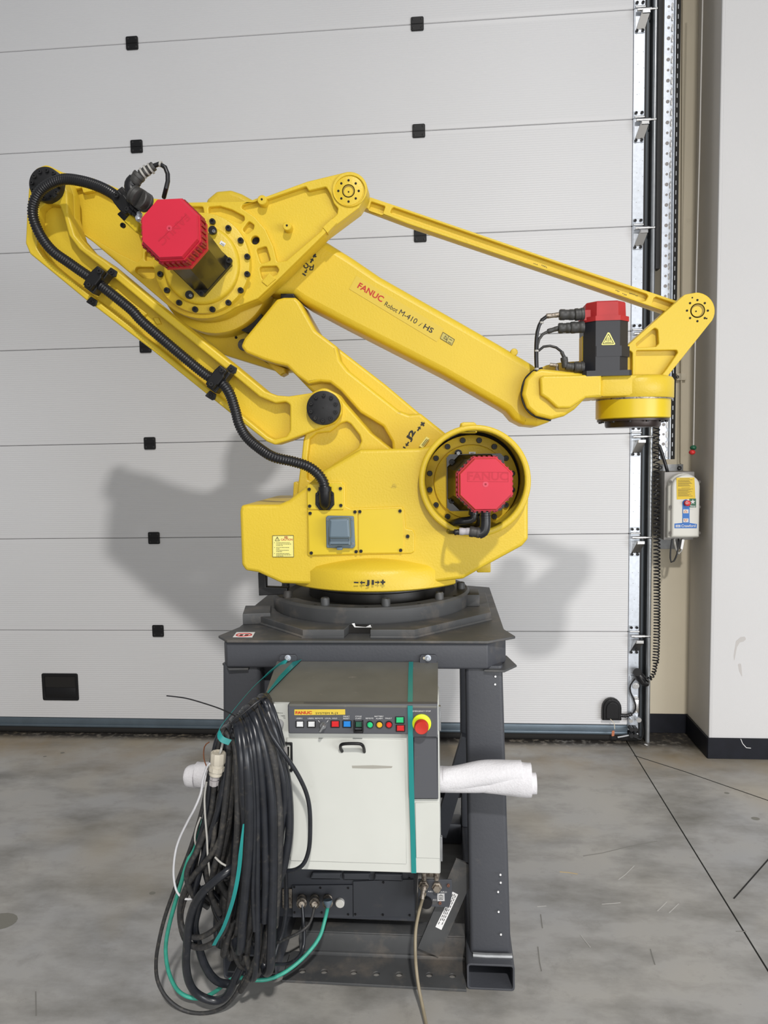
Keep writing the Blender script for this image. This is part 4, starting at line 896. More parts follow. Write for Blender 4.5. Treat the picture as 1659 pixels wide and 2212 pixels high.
# rear fork and cross shaft behind
rf = MB(); slab(rf, [(380, 640), (560, 600), (640, 690), (640, 800), (603, 803), (480, 765), (400, 700)], 2.76, 2.84, [], .010, 6)
rf = rf.build('rear_fork', YEL, rb, smooth=40)
for u, v in ((444, 709), (510, 729)): dot('hole', u, v, 2.757, 3, rf)
MB().lathe([(.022, 0), (.022, 1)], at(527, 745, 2.70), at(527, 745, 2.76), 20).build('pin', BLK, rf)
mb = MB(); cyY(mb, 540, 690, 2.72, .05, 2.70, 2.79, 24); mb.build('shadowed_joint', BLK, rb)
slab(MB(), [(606, 634), (634, 634), (640, 650), (606, 650)], 2.64, 2.72, [], .003).build('rubber_stop', BLKP, rb)
# --- J3 hub behind the rocker
mb = MB(); cyY(mb, 478, 607, 2.74, 121/pxm(2.68), 2.655, 2.755, 72, .006); mb.build('hub_disc', YEL, rb)
mb = MB(); slab(mb, [(440, 445, 10), (446, 428, 12), (466, 411, 14), (497, 408, 14), (520, 416, 20), (552, 434, 20), (600, 470, 0), (560, 520, 0), (440, 520, 0)], 2.78, 2.94, [], .02, 4); mb.build('rear_hub', YEL, rb, smooth=60)
# --- upper arm
UY = 2.655
mb = MB(); slab(mb, [(520, 600, 0), (640, 500, 0), (704, 520, 18), (760, 555, 6), (820, 596, 0), (1000, 698, 0), (1080, 744, 0), (1150, 786, 6), (1205, 828, 6), (1215, 890, 8), (1186, 912, 12), (1161, 921, 14), (1132, 918, 12), (1109, 906, 14), (1094, 888, 8), (1078, 878, 6), (957, 809, 0), (736, 696, 0), (655, 653, 10), (633, 638, 10), (600, 634, 6), (560, 630, 0)], UY, 2.87, [], .026, 3)
ua = mb.build('upper_arm', YEL, rb, smooth=60)
cyY(MB(), 1111, 760, 2.66, .013, 2.664, 2.72, 20, .005).build('boss', YEL, ua)
lbq = [(770, 596), (959.5, 710.5), (943.5, 738.5), (754.5, 624.5)]
UYd = UY-.0006
nm = decal('name_label', lbq, UYd, STKD, ua)
ux = Vector((189.5, 114.5)).normalized(); uy = Vector((-ux.y, ux.x))
def lp_(x, y): o = Vector((770, 596))+ux*x+uy*y; return (o.x, o.y)
# label: x along, y down across (32 px tall)
text(ua, 'lettering', 'FANUC', lp_(14, 20.5), lp_(76, 20.5), 12, UYd-.001, INKR, bold=.02)
text(ua, 'lettering', 'Robot', lp_(84, 23.5), lp_(115, 23.5), 9.5, UYd-.001, INK)
text(ua, 'lettering', 'M-410', lp_(120, 23), lp_(163, 23), 11, UYd-.001, INK)
text(ua, 'lettering', 'i', lp_(170, 23), lp_(175, 23), 10, UYd-.001, INK, italic=.4)
text(ua, 'lettering', 'HS', lp_(181, 22), lp_(203, 22), 10.5, UYd-.001, INK, bold=.015)
decal('small_label', [(957, 717.5), (982, 733.5), (976, 746), (951, 731)], UYd, STKP if False else mat('olive_sticker', (.50, .42, .10), .5), ua)
lines('border_line', [(957, 717.5, 982, 733.5), (982, 733.5, 976, 746), (976, 746, 951, 731), (951, 731, 957, 717.5), (958.5, 730.5, 965, 734.5), (958.5, 730.5, 963, 725), (965, 734.5, 963, 725), (969.5, 726, 964, 738.5), (970.5, 732, 976.5, 735.5), (968, 738, 975, 742)], UYd-.0012, INK, ua, .8)
# J3 marks
d3 = Vector((.42, -.90)).normalized()
text(ua, 'lettering', 'J', (656, 577), (663, 569), 9, UYd, INK, bold=.05) if False else None
lines('letter_j', [(660.5, 568.5, 665, 571.5), (665, 571.5, 666, 576), (666, 576, 662, 579.5), (662, 579.5, 657, 577), (657, 577, 657, 572.5)], UYd, INK, ua, 2.4)
lines('digit_three', [(668, 574, 671, 577), (671, 577, 669, 583), (671, 577, 677, 576), (677, 576, 677.5, 571.5), (677, 576, 675.5, 583), (669, 583, 675.5, 583)], UYd, INK, ua, 2.2)
arrow(ua, 673.5, 563, (.5, -.85), 6, UYd); arrow(ua, 661, 586, (-.5, .85), 5, UYd); plus(ua, 679.5, 552.5, 4.5, 1.6, UYd, .6); lines('minus_mark', [(653.5, 590.5, 660.5, 595.5)], UYd, INK, ua, 3)
# --- parallel rod (upper link, I-section)
RYk = 2.70
rod = [(764, 410), (792, 423), (880, 452.5), (1240, 576), (1478, 655), (1470, 690), (1436, 672.5), (1240, 604.5), (880, 483), (772, 443)]
rod_t = casting(rod, RYk, RYk+.055, [[(801, 435), (832, 445.5), (826, 463), (797, 453)], [(846, 450), (850, 448), (1396, 635), (1400, 640), (1394, 650), (1386, 651), (848, 463), (843, 458)], [(1412, 644), (1417, 641), (1462, 657), (1440, 668), (1408, 658)]], .020, .003, 0, 3)
rod_o = rod_t.build('parallel_rod', YEL, rb, smooth=40)
def fleck(u, v, n, Y, parent, du=3.2, dv=1.2):
    s = []
    for i in range(n):
        a, b_ = u+i*du, v+i*dv; s.append((a, b_, a+random.uniform(-1, 1.5), b_+random.uniform(2, 4))); s.append((a, b_+random.uniform(0, 3), a+2, b_+random.uniform(0, 3)))
    lines('stamp_mark', s, Y, INK, parent, .8)
fleck(1153, 568, 3, RYk+.019, rod_o); fleck(1170, 572, 4, RYk+.019, rod_o); fleck(1330, 626, 3, RYk+.019, rod_o); fleck(1345, 633, 3, RYk+.019, rod_o); fleck(1360, 632, 6, RYk+.019, rod_o)
# --- rocker plate
RK = 2.56
def arcp(cx, cy, r, a0, a1, n): return [(cx+r*math.cos(math.radians(a0+(a1-a0)*i/n)), cy+r*math.sin(math.radians(a0+(a1-a0)*i/n)), 0) for i in range(n+1)]
rk = [(70, 425, 20), (62, 400, 20), (75, 365, 18), (100, 355, 18), (135, 372, 10), (200, 384, 20), (257, 408, 20), (320, 427, 10), (406, 437, 4), (548, 434, 12), (663, 392, 0)]+arcp(755, 409, 38.5, 250, 400, 12)+[(775, 449, 6), (704, 502, 0), (602, 602, 0), (556, 645, 6)]+arcp(437, 575, 113, 52, 130, 12)+[(290, 598, 10), (200, 522, 0), (158, 492, 10), (120, 465, 10)]
pk = [[(521, 449), (523, 443), (555, 431), (578, 430), (661, 402), (666, 412), (704, 403), (713, 418), (721, 439), (730, 450), (728, 462), (698, 490), (692, 500), (618, 563), (598, 566), (590, 532), (573, 495), (550, 468)],
      [(449, 447), (475, 445), (501, 453), (527, 467), (528, 475), (519, 483), (490, 471), (469, 465), (451, 463)],
      [(537, 477), (549, 486), (547, 495), (533, 506), (523, 496)],
      circ(551, 518.6, 9.3, 20),
      [(553, 538), (575, 531.5), (584.5, 563), (563, 569.5)],
      [(560, 579), (566, 575.5), (597, 574), (602.5, 583), (597, 593), (566, 604)],
      [(405, 446), (438, 446), (441, 464), (405, 462)],
      [(290, 585), (294, 577), (333, 577), (333, 602), (308, 600)],
      [(313, 541), (331, 547), (328, 562), (312, 564)],
      [(150, 412), (178, 405), (210, 410), (257, 435), (292, 480), (306, 520), (306, 556), (296, 566), (258, 548), (176, 500), (158, 470)]]
rkm = casting(rk, RK, RK+.085, pk, .022, .0035, 2, 5)
rko = rkm.build('rocker_plate', YEL, rb, smooth=40)
dot('bore', 551, 518.6, RK+.021, 9.3, rko, SEAM, 20)
p = at(755, 413, RK)
mb = MB(); slab(mb, circ(755, 409, 37.5, 48), RK-.006, RK+.01, [circ(755, 411.5, 33, 44)], .002); mb.build('pin_rim', YEL, rko)
pin = MB(); cyY(pin, 753, 411, RK-.002, 31/pxm(RK), RK-.002, RK+.02, 40, .002); pin = pin.build('pin_cap', YEL, rko)
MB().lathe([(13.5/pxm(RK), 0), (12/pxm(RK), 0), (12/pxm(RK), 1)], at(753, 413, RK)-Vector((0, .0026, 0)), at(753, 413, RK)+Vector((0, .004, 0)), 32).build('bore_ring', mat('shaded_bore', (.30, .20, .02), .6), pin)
MB().cyl(at(753, 414.5, RK)-Vector((0, .003, 0)), at(753, 414.5, RK), 9.6/pxm(RK), seg=28).build('bore_face', YEL, pin)
dot('centre_mark', 753, 414.5, RK-.0032, 1.6, pin)
for j in range(8): q = PI*j/4; dot('hole', 753+22*math.cos(q), 412.5+23*math.sin(q), RK-.002, 2.4, pin)
for u, v, r in ((565.5, 431.5, 10), (619.7, 488, 9)):
    q0 = at(u, v, RK-.014); bs = MB().lathe([(r/pxm(RK)-.002, 0), (r/pxm(RK), .06), (r/pxm(RK)*1.05, 1)], q0, q0+Vector((0, .038, 0)), 24).build('boss', YEL, rko); dot('hole', u, v-1, RK-.0142, 2.2, bs)
slab(MB(), [(565.5, 608.5), (581, 590), (596, 602), (577, 618)], RK-.004, RK+.02, [], .001, .5).build('pad', YEL, rko)
slab(MB(), [(697, 491), (716, 473), (728, 481), (707, 503)], RK-.003, RK+.03, [], .001, .5).build('pad', YEL, rko)
slab(MB(), [(154, 497), (157, 480), (173, 490), (166, 500)], RK-.003, RK+.03, [], .001, .5).build('pad', YEL, rko)
slab(MB(), [(176, 404), (200, 402), (201, 412), (180, 416)], RK-.003, RK+.03, [], .001, .5).build('pad', YEL, rko)
# raised arc rib round the hub
mb = MB(); arcq = [at(439+151*math.cos(math.radians(a)), 575+147*math.sin(math.radians(a)), RK+.021) for a in range(-52, -2, 3)]
mb.tube(arcq, .003, 6).build('arc_rib', YEL, rko)
hb_ = MB(); cyY(hb_, 441, 573, RK, 106/pxm(RK-.03), RK-.030, RK+.01, 72, .004); hb_ = hb_.build('hub_flange', YEL, rko)
mb = MB(); cyY(mb, 437, 574, RK-.03, 84/pxm(RK-.05), RK-.052, RK-.028, 64, .012); mb.build('hub_cover', YEL, hb_, smooth=50)
for j in range(16):
    q = math.radians(11.25+22.5*j); u, v = 439+96*math.cos(q), 572.5+97*math.sin(q)
    bolt(u, v, RK-.042, 6.2, hb_)
text(hb_, 'lettering', 'P', (477, 515), (480.5, 507.5), 8, RK-.0315, INK, bold=.03)
decal('motor_tag', [(474, 526.5), (477.5, 519.5), (488, 526), (484, 533)], RK-.0525, PAP, hb_); text(hb_, 'lettering', 'M3', (477, 527.8), (483.5, 531.4), 3.6, RK-.0537, INK)
# --- motors
def motor(u, v, Yf, half, capY, uc, vc, caphalf, rot, label, bolts, text_ang, txt, bsc=.97):
    """square flange, chamfered body and red octagonal cap, axis along Y"""
    c = at(u, v, Yf); k = at(uc, vc, capY)
    top = empty_part = None
    def ring(cx, cz, y, h, ch, a0):
        P = [(h, -(h-ch)), (h, h-ch), (h-ch, h), (-(h-ch), h), (-h, h-ch), (-h, -(h-ch)), (-(h-ch), -h), (h-ch, -h)]
        ca, sa = math.cos(a0), math.sin(a0); return [(cx+x*ca-z*sa, y, cz+x*sa+z*ca) for x, z in P]
    mb = MB()
    def loft(R):
        vs = [p for r in R for p in r]; n = 8; fs = []
        for j in range(len(R)-1):
            for i in range(n): fs.append((j*n+i, j*n+(i+1) % n, (j+1)*n+(i+1) % n, (j+1)*n+i))
        fs.append(tuple(range(n))); fs.append(tuple(range((len(R)-1)*n, len(R)*n))); mb.add(vs, fs)
    L = Yf-capY; h = half
    lerp = lambda t: (c.x+(k.x-c.x)*t, c.z+(k.z-c.z)*t, Yf-L*t)
    x, z, y = lerp(0); x2, z2, y2 = lerp(.05); loft([ring(x, z, y, h, h*.12, rot), ring(x2, z2, y2, h, h*.12, rot)])
    x3, z3, y3 = lerp(.16); loft([ring(x2, z2, y2, h*.98, h*.42, rot), ring(x3, z3, y3, h*bsc, h*bsc*.46, rot), ring(*[lerp(.80)[i] for i in (0, 1)], lerp(.80)[2], h*bsc, h*bsc*.46, rot)])
    mo = mb.build('motor', MOT, rb, smooth=25, label=label)
    for su, sv in bolts: bolt(su, sv, Yf-L*.05-.012, 6.5, mo, None, 'bolt')
    mb = MB(); ch_ = caphalf*(2-math.sqrt(2)); r45 = 0 
    def R8(t, hh): xx, zz, yy = lerp(t); return ring(xx, zz, yy, hh, hh*.586, r45)
    def loft2(mb, R):
        vs = [p for r in R for p in r]; n = 8; fs = []
        for j in range(len(R)-1):
            for i in range(n): fs.append((j*n+i, j*n+(i+1) % n, (j+1)*n+(i+1) % n, (j+1)*n+i))
        fs.append(tuple(range(n))); fs.append(tuple(range((len(R)-1)*n, len(R)*n))); mb.add(vs, fs)
    loft2(mb, [R8(.74, caphalf*1.0), R8(.79, caphalf*1.0), R8(.79, caphalf*.955), R8(.975, caphalf*.93), R8(1.0, caphalf*.89)])
    loft2(mb, [R8(.83, caphalf*.965), R8(.96, caphalf*.965)])
    cap = mb.build('motor_cap', RED, mo, smooth=20, label='red octagonal cap')
    # ribs on the cap flanks
    mb = MB()
    for e in range(8):
        a0 = e*PI/4
        for tt in (-.3, -.15, 0, .15, .3):
            xx, zz, yy = lerp(.88); d = Vector((math.cos(a0), 0, math.sin(a0))); s = Vector((-math.sin(a0), 0, math.cos(a0)))
            p = Vector((xx, yy, zz))+d*caphalf*.975+s*caphalf*tt*1.2
            mb.box(p.x-.004, p.x+.004, yy-L*.05, yy+L*.06, p.z-.004, p.z+.004)
    mb.build('cap_rib', REDD, cap, smooth=0) if mb.v else None
    xx, zz, yy = lerp(1.0)
    MB().lathe([(.0085, 0), (.0085, 1)], (xx, yy+.001, zz), (xx, yy-.0008, zz), 24).build('cap_dimple', mat('pale_red', (.62, .05, .09), .4), cap)
    MB().lathe([(.003, 0), (.003, 1)], (xx, yy+.001, zz), (xx, yy-.0016, zz), 12).build('cap_screw', REDD, cap)
    for q in (PI/8, -PI/8+PI, -PI/8-PI/2):
        xx, zz, yy = lerp(.78); 
        MB().lathe([(.006, 0), (.006, 1)], (xx+caphalf*1.0*math.cos(q), yy+.004, zz+caphalf*1.0*math.sin(q)), (xx+caphalf*1.0*math.cos(q), yy-.006, zz+caphalf*1.0*math.sin(q)), 10).build('cap_screw', BLK, cap)
    return mo, cap, (lerp(1.0))
m3o, cap3, e3 = motor(435.6, 572.5, RK-.052, .080, 2.17, 366, 493, .0915, PI/4, 'black motor body with red cap, tilted square flange', [(494, 562), (434, 633)], 0, 'FANUC')
m2o, cap2, e2 = motor(1026, 1042, 2.505, .095, 2.17, 1049, 1046, .0815, 0, 'black motor body with red cap in the round well', [(976.5, 998.5), (976, 1082)], 0, 'FANUC', .80)
# tail plates of the motor flanges
for u, v, r in ((990, 979, 8), ): 
    q0 = at(u, v, 2.505); MB().lathe([(r/pxm(2.5), 0), (r/pxm(2.5), 1)], q0, q0-Vector((0, .01, 0)), 20).box(q0.x-.012, q0.x+.012, q0.y-.01, q0.y, q0.z-.02, q0.z).build('lifting_eye', BLK, m2o); bolt(u, v, 2.488, 4, m2o, bpy.data.meshes['steel_screw'], 'screw')
for u, v, mm in ((461, 499, m3o), (411, 638, m3o)):
    q0 = at(u, v, RK-.055); MB().lathe([(.013, 0), (.014, 1)], q0, q0-Vector((0, .012, 0)), 20).build('lifting_eye', BLK, mm); bolt(u, v, RK-.073, 3.6, mm, bpy.data.meshes['steel_screw'], 'screw')
decal('motor_tag', [(1013, 983), (1013, 976), (1027.5, 976), (1027.5, 983)], 2.507, PAP, wf); text(wf, 'lettering', 'M2', (1017, 981.7), (1024, 981.7), 4, 2.505, INK)
# embossed maker's name on the caps
Ye = 2.17
text(cap2, 'embossed_lettering', 'FANUC', (1011, 1036.5), (1097, 1037), 17, Ye+.0002, mat('emboss_red', (.50, .010, .032), .5), bold=.02)
text(cap3, 'embossed_lettering', 'FANUC', (401, 460), (341, 519), 16, Ye+.0002, bpy.data.materials['emboss_red'], bold=.02)
lines('emboss_line', [(1010, 1019.5, 1098, 1020), (1010, 1019.5, 1010, 1040), (1098, 1020, 1098, 1040.5), (1010, 1040, 1098, 1040.5)], Ye, bpy.data.materials['emboss_red'], cap2, .8)
lines('emboss_line', [(403, 463, 343, 521)], Ye, bpy.data.materials['emboss_red'], cap3, .8)
# --- long channel link
KY = 2.462
lk = [(66, 384, 12), (61, 410, 4), (57, 470, 4), (54.5, 525, 10), (64, 548, 10), (182, 645, 0), (329, 757, 0), (498, 893, 0), (576, 954, 10), (594, 961, 10), (622, 952, 4), (680, 930, 4), (722, 915, 14), (738, 896, 12), (738, 868, 14), (715, 849, 14), (677, 848, 4), (623, 856, 8), (597, 854, 8), (573, 845, 8), (505, 789, 4), (354, 668, 0), (230, 565, 6), (185, 535, 8), (162, 508, 10), (147, 460, 8), (145, 412, 4), (136, 385, 10), (112, 363, 14), (80, 363, 14)]
lkp = [[(84, 452), (100, 438), (128, 442), (138, 470), (148, 508), (170, 538), (215, 574), (342, 680), (492, 801), (560, 857), (594, 871), (616, 868), (626, 874), (626, 930), (618, 943), (592, 949), (578, 942), (500, 878), (335, 745), (190, 634), (92, 553), (80, 535)]]
lko = casting(lk, KY, KY+.088, lkp, .046, .006, 3, 8).build('channel_link', YEL, rb, smooth=40)
for q in ([(222, 618), (248, 620), (284, 652), (318, 678), (300, 690), (250, 650)], [(330, 686), (342, 686), (348, 700), (338, 700)]): slab(MB(), q, KY+.036, KY+.047, [], .002, 1).build('pad', YEL, lko)
def cap_disc(u, v, rpx, Y, nb, off, brr):
    mb = MB(); cyY(mb, u, v, Y, rpx/pxm(Y), Y-.0, Y+.030, 48, .002); d = mb.build('pin_disc', BLK, lko, label='black pin disc')
    for j in range(nb):
        q = off+2*PI*j/nb; bolt(u+brr*math.cos(q), v+brr*math.sin(q), Y-.008, 4.1, d)
    dot('centre_mark', u, v, Y-.0004, 1.2, d); return d
cap_disc(97, 397, 36.5, KY-.026, 12, .1, 29.5); cap_disc(698, 881, 36.5, KY-.026, 10, .34, 28)
dot('pin_hole', 714.5, 857.5, KY-.0262, 2.2, lko); dot('pin_hole', 678, 902, KY-.0262, 2.2, lko)
# --- wrist
WY = 2.60
mb = MB(); slab(mb, [(1128, 852, 14), (1138, 881, 14), (1158, 898, 10), (1190, 906, 14), (1219, 899, 14), (1242, 884, 8), (1265, 860, 0), (1265, 806, 0), (1170, 796, 0), (1152, 801, 10), (1135, 819, 14)], WY-.005, WY+.20, [], .012, 4)
wh = mb.build('wrist_hub', YEL, rb, smooth=50)
sm = [at(u, v, WY+.012) for u, v in ((1172, 795), (1153, 801), (1133.5, 820), (1126.5, 852), (1136, 882), (1157, 900), (1190, 908))]
MB().tube(catmull(sm, 6), .0035, 6).build('seal_ring', BLK, wh)
mb = MB(); slab(mb, [(1166, 816, 5), (1174, 811, 5), (1290, 809, 0), (1300, 809, 0), (1300, 857, 0), (1297, 858, 0), (1265, 860, 4), (1231, 882, 10), (1204, 882, 10), (1182, 862, 4), (1168, 853, 4)], WY-.025, WY+.18, [], .008, 3)
mb.build('wrist_arm', YEL, wh, smooth=50)
# rear wall with rounded step
slab(MB(), [(1150, 812), (1157, 800), (1180, 789), (1210, 783), (1262, 779), (1262, 812)], WY+.16, WY+.185, [], .003, 4).build('wrist_wall', YEL, wh, smooth=50)
WCX, WCY = at(1373, 860, 2.70).x, 2.715
zA, zB = at(1373, 808, WCY-.13).z, at(1373, 858, WCY-.13).z; zC = at(1373, 903, WCY-.13).z
wc = MB().lathe([(.128, 0), (.131, .04), (.131, .80), (.125, .93), (.110, 1.0), (.02, 1.0)], (WCX, WCY, zB), (WCX, WCY, zA), 72).build('wrist_drum', YEL, rb, smooth=50)
MB().box(at(1296, 830, 2.60).x, WCX, WY-.01, WY+.2, zB+.004, zA-.001, .01).build('drum_web', YEL, wc)
fl = MB().lathe([(.120, 0), (.127, .06), (.127, 1)], (WCX-.006, WCY, zC), (WCX-.006, WCY, zB-.003), 72).build('tool_flange', YEL2, rb, smooth=40)
MB().lathe([(.129, 0), (.129, 1)], (WCX-.003, WCY, zB-.004), (WCX-.003, WCY, zB+.002), 72).build('flange_gap', BRS, fl)
MB().lathe([(.122, 0), (.122, 1)], (WCX-.006, WCY, zC-.007), (WCX-.006, WCY, zC), 64).lathe([(.092, 0), (.095, .3), (.095, 1)], (WCX-.006, WCY, zC-.028), (WCX-.006, WCY, zC-.006), 64).build('flange_plate', mat('dark_bronze', (.035, .022, .018), .35, .3), fl)
for j in range(12):
    q = 2*PI*j/12+.2; MB().cyl((WCX-.006+.112*math.cos(q), WCY+.112*math.sin(q), zC-.012), (WCX-.006+.112*math.cos(q), WCY+.112*math.sin(q), zC-.005), .006, seg=10).build('bolt', BLK, fl)
# wrist bracket to the rod
BY = 2.655
br = casting([(1353, 748, 4), (1479, 636, 14), (1505, 631.5, 0)]+arcp(1504.5, 671.5, 40, -80, 30, 10)+[(1439, 817, 4), (1345, 822, 0), (1345, 760, 2)], BY, BY+.075,
             [[(1373, 743), (1414, 708), (1421, 712), (1423, 742), (1417, 749), (1377, 751)], [(1374, 757), (1462, 756), (1464, 762), (1440, 797), (1428, 812), (1374, 812)], [(1351, 762), (1361, 757), (1366, 762), (1366, 812), (1351, 812)]], .024, .003, 2, 4).build('wrist_bracket', YEL, rb, smooth=40)
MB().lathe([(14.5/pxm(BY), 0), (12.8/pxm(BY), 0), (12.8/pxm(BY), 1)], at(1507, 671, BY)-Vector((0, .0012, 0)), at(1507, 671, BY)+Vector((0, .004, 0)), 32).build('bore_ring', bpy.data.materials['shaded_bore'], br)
MB().cyl(at(1505, 672.5, BY)-Vector((0, .0014, 0)), at(1505, 672.5, BY)+Vector((0, .002, 0)), 10.2/pxm(BY), seg=28).build('bore_face', YEL, br)
dot('centre_mark', 1503.5, 672.5, BY-.0015, 1.5, br)
for j in range(8): q = PI*j/4; dot('hole', 1506.5+22.5*math.cos(q), 671+22.8*math.sin(q), BY, 2.2, br)
for u, v in ((1495.5, 643), (1526.5, 688)): dot('hole', u, v, BY, 1.5, br)
# chipped paint at the lower edge of the bracket
CH = mat('chipped_paint', (.45, .38, .22), .7)
# wrist motor standing upright
MX, MYc = at(1303, 730, 2.655).x, 2.655
zb_, zm_, zt_ = at(1303, 806, MYc-.07).z, at(1303, 689, MYc-.07).z, at(1303, 649, MYc-.07).z
def octz(cx, cy, z, hx, ch): 
    P = [(hx, -(hx-ch)), (hx, hx-ch), (hx-ch, hx), (-(hx-ch), hx), (-hx, hx-ch), (-hx, -(hx-ch)), (-(hx-ch), -hx), (hx-ch, -hx)]; return [(cx+x, cy+y, z) for x, y in P]
def loftz(mb, R):
    vs = [p for r in R for p in r]; n = 8; fs = []
    for j in range(len(R)-1):
        for i in range(n): fs.append((j*n+i, j*n+(i+1) % n, (j+1)*n+(i+1) % n, (j+1)*n+i))
    fs.append(tuple(range(n))); fs.append(tuple(range((len(R)-1)*n, len(R)*n))); mb.add(vs, fs); return mb
mb = MB(); loftz(mb, [octz(MX, MYc, zb_-.01, .080, .01), octz(MX, MYc, zb_+.008, .080, .01)]); loftz(mb, [octz(MX, MYc, zb_, .074, .034), octz(MX, MYc, zm_, .074, .034)]); loftz(mb, [octz(MX+.004, MYc, zb_+.055, .0755, .034), octz(MX+.004, MYc, zb_+.09, .0755, .034)])
m4 = mb.build('motor', mat('wrist_motor_black', (.020, .021, .026), .4), rb, smooth=20, label='upright black motor with red cap on the wrist')
mb = MB(); loftz(mb, [octz(MX, MYc, zm_-.006, .077, .036), octz(MX, MYc, zm_+.010, .077, .036), octz(MX, MYc, zm_+.010, .068, .032), octz(MX, MYc, zt_-.004, .066, .031), octz(MX, MYc, zt_, .062, .029)])
loftz(mb, [octz(MX-.065, MYc-.03, zm_, .022, .004), octz(MX-.065, MYc-.03, zm_+.035, .020, .004)])
mb.build('motor_cap', mat('dull_red_plastic', (.42, .02, .022), .5, noise=(20, .12)), m4, smooth=20, label='red cap')
MFY = MYc-.0745
decal('heat_label', [(1299, 744), (1312.5, 718.5), (1315, 718), (1317.5, 720), (1329, 743), (1327, 745), (1301, 745.5)], MFY, STKP, m4)
lines('heat_triangle', [(1302.5, 742.5, 1325.5, 742), (1302.5, 742.5, 1314.5, 721.5), (1325.5, 742, 1314.5, 721.5), (1309.5, 737, 1309.8, 730), (1313.5, 738, 1314, 728), (1317.8, 737, 1318, 730), (1307, 740, 1321, 739.5)], MFY-.0012, INK, m4, 1)
mb = MB(); p = [at(1257.5, v, MYc-.02) for v in (727, 780)]; MB().box(MX-.0765, MX-.074, MYc-.03, MYc+.03, p[1].z, p[0].z).build('rating_plate', STK, m4, smooth=0)
def conn(parent, P, rr, name='connector', m=HOSE):
    P = pxpath(P); mb = MB(); n = len(P)-1
    for i in range(n):
        r0 = rr[i]; a, b_ = P[i], P[i+1]; mb.lathe([(r0*.9, 0), (r0, .08), (r0, .32), (r0*.93, .36), (r0*.93, .62), (r0, .66), (r0, .92), (r0*.9, 1)], a, b_, 16)
    return mb.build(name, m, parent)
CON = mat('connector_grey', (.045, .044, .042), .5, noise=(60, .3))
conn(m4, [(1262, 678, 2.60), (1241, 680, 2.60), (1208, 680, 2.60)], [.021, .0185], m=CON)
conn(m4, [(1262, 706, 2.60), (1232, 708, 2.60), (1206, 709, 2.60)], [.020, .0175], m=CON)
conn(m4, [(1262, 793, 2.60), (1240, 793, 2.60), (1222, 791, 2.60)], [.018, .014], m=CON); conn(m4, [(1222, 794, 2.60), (1218, 772, 2.60)], [.0125], m=CON)
conn(m4, [(1208, 680, 2.60), (1180, 683, 2.60)], [.0085], 'cable_boot', BRS); conn(m4, [(1206, 709, 2.60), (1183, 716, 2.60)], [.0085], 'cable_boot', CON)
mb_tube([(1182, 683, 2.60), (1170, 692, 2.60), (1161, 715, 2.60), (1158, 745, 2.60), (1158, 780, 2.60), (1160, 812, 2.605)], .0062).build('motor_cable', HOSE, rb)
mb_tube([(1184, 716, 2.60), (1170, 724, 2.60), (1162, 740, 2.60), (1160, 765, 2.61), (1161, 812, 2.61)], .005).build('motor_cable', CON, rb)
mb_tube([(1218, 772, 2.60), (1213, 760, 2.60), (1202, 751, 2.60), (1187, 747, 2.60), (1174, 749, 2.60), (1163, 758, 2.60)], .0045).build('motor_cable', HOSE, rb)
conn(rb, [(1219, 773, 2.60), (1213, 760, 2.60)], [.0065], 'cable_boot', CON)
# cable ties
for P in ([(1167, 694), (1172, 700)], [(1155, 758), (1163, 758)], [(1155, 797), (1163, 797)]):
    a, b_ = at(*P[0], 2.60), at(*P[1], 2.60); MB().lathe([(.0078, 0), (.0078, 1)], (a+b_)/2-Vector((0, 0, .003)), (a+b_)/2+Vector((0, 0, .003)), 12).build('cable_tie', CAB_GR, rb)
# breather and plug on the wrist deck
q0 = at(1203, 809, 2.64); g = MB().lathe([(.010, 0), (.010, .4), (.006, .45), (.006, 1)], q0, q0+Vector((0, 0, .034)), 12); g.lathe([(.007, 0), (.007, 1)], q0+Vector((.002, 0, .030)), q0+Vector((-.024, 0, .034)), 10); g.build('grease_fitting', BRS, wh)
q0 = at(1179, 809, 2.64); MB().lathe([(.018, 0), (.018, 1)], q0, q0+Vector((0, 0, .006)), 20).build('plug', BLKP, wh)
# --- J3 motor connectors (top left of the red cap)
CY1 = 2.24
conn(m3o, [(318, 440, CY1+.03), (300, 428, CY1), (286, 418, CY1)], [.030, .029], m=CON)
mbx = mb_tube([(290, 424, CY1), (283, 408, CY1), (283, 397, CY1), (291, 388, CY1)], .019, .006, 14); mbx.build('elbow', HOSE, m3o)
conn(m3o, [(288, 395, CY1), (303, 377, CY1)], [.020], m=CON); conn(m3o, [(303, 378, CY1), (318, 369, CY1), (333, 358, CY1)], [.0145, .0135], 'cable_boot', CON)
for u, v in ((309, 374), (317, 368), (326, 364)):
    a = at(u, v, CY1); d_ = (at(333, 358, CY1)-at(303, 378, CY1)).normalized(); MB().lathe([(.0165, 0), (.0165, 1)], a-d_*.0028, a+d_*.0028, 16).build('cable_tie', CAB_GR, m3o)
mb_tube([(331, 359, CY1), (342, 354, CY1), (352, 356, CY1), (359, 366, CY1), (363, 380, CY1), (362, 395, CY1), (358, 410, CY1), (354, 426, CY1+.03)], .0068).build('motor_cable', HOSE, rb)
MB().lathe([(.0085, 0), (.0085, 1)], at(345, 354, CY1), at(349, 355, CY1), 12).build('cable_tie', CAB_GR, rb)
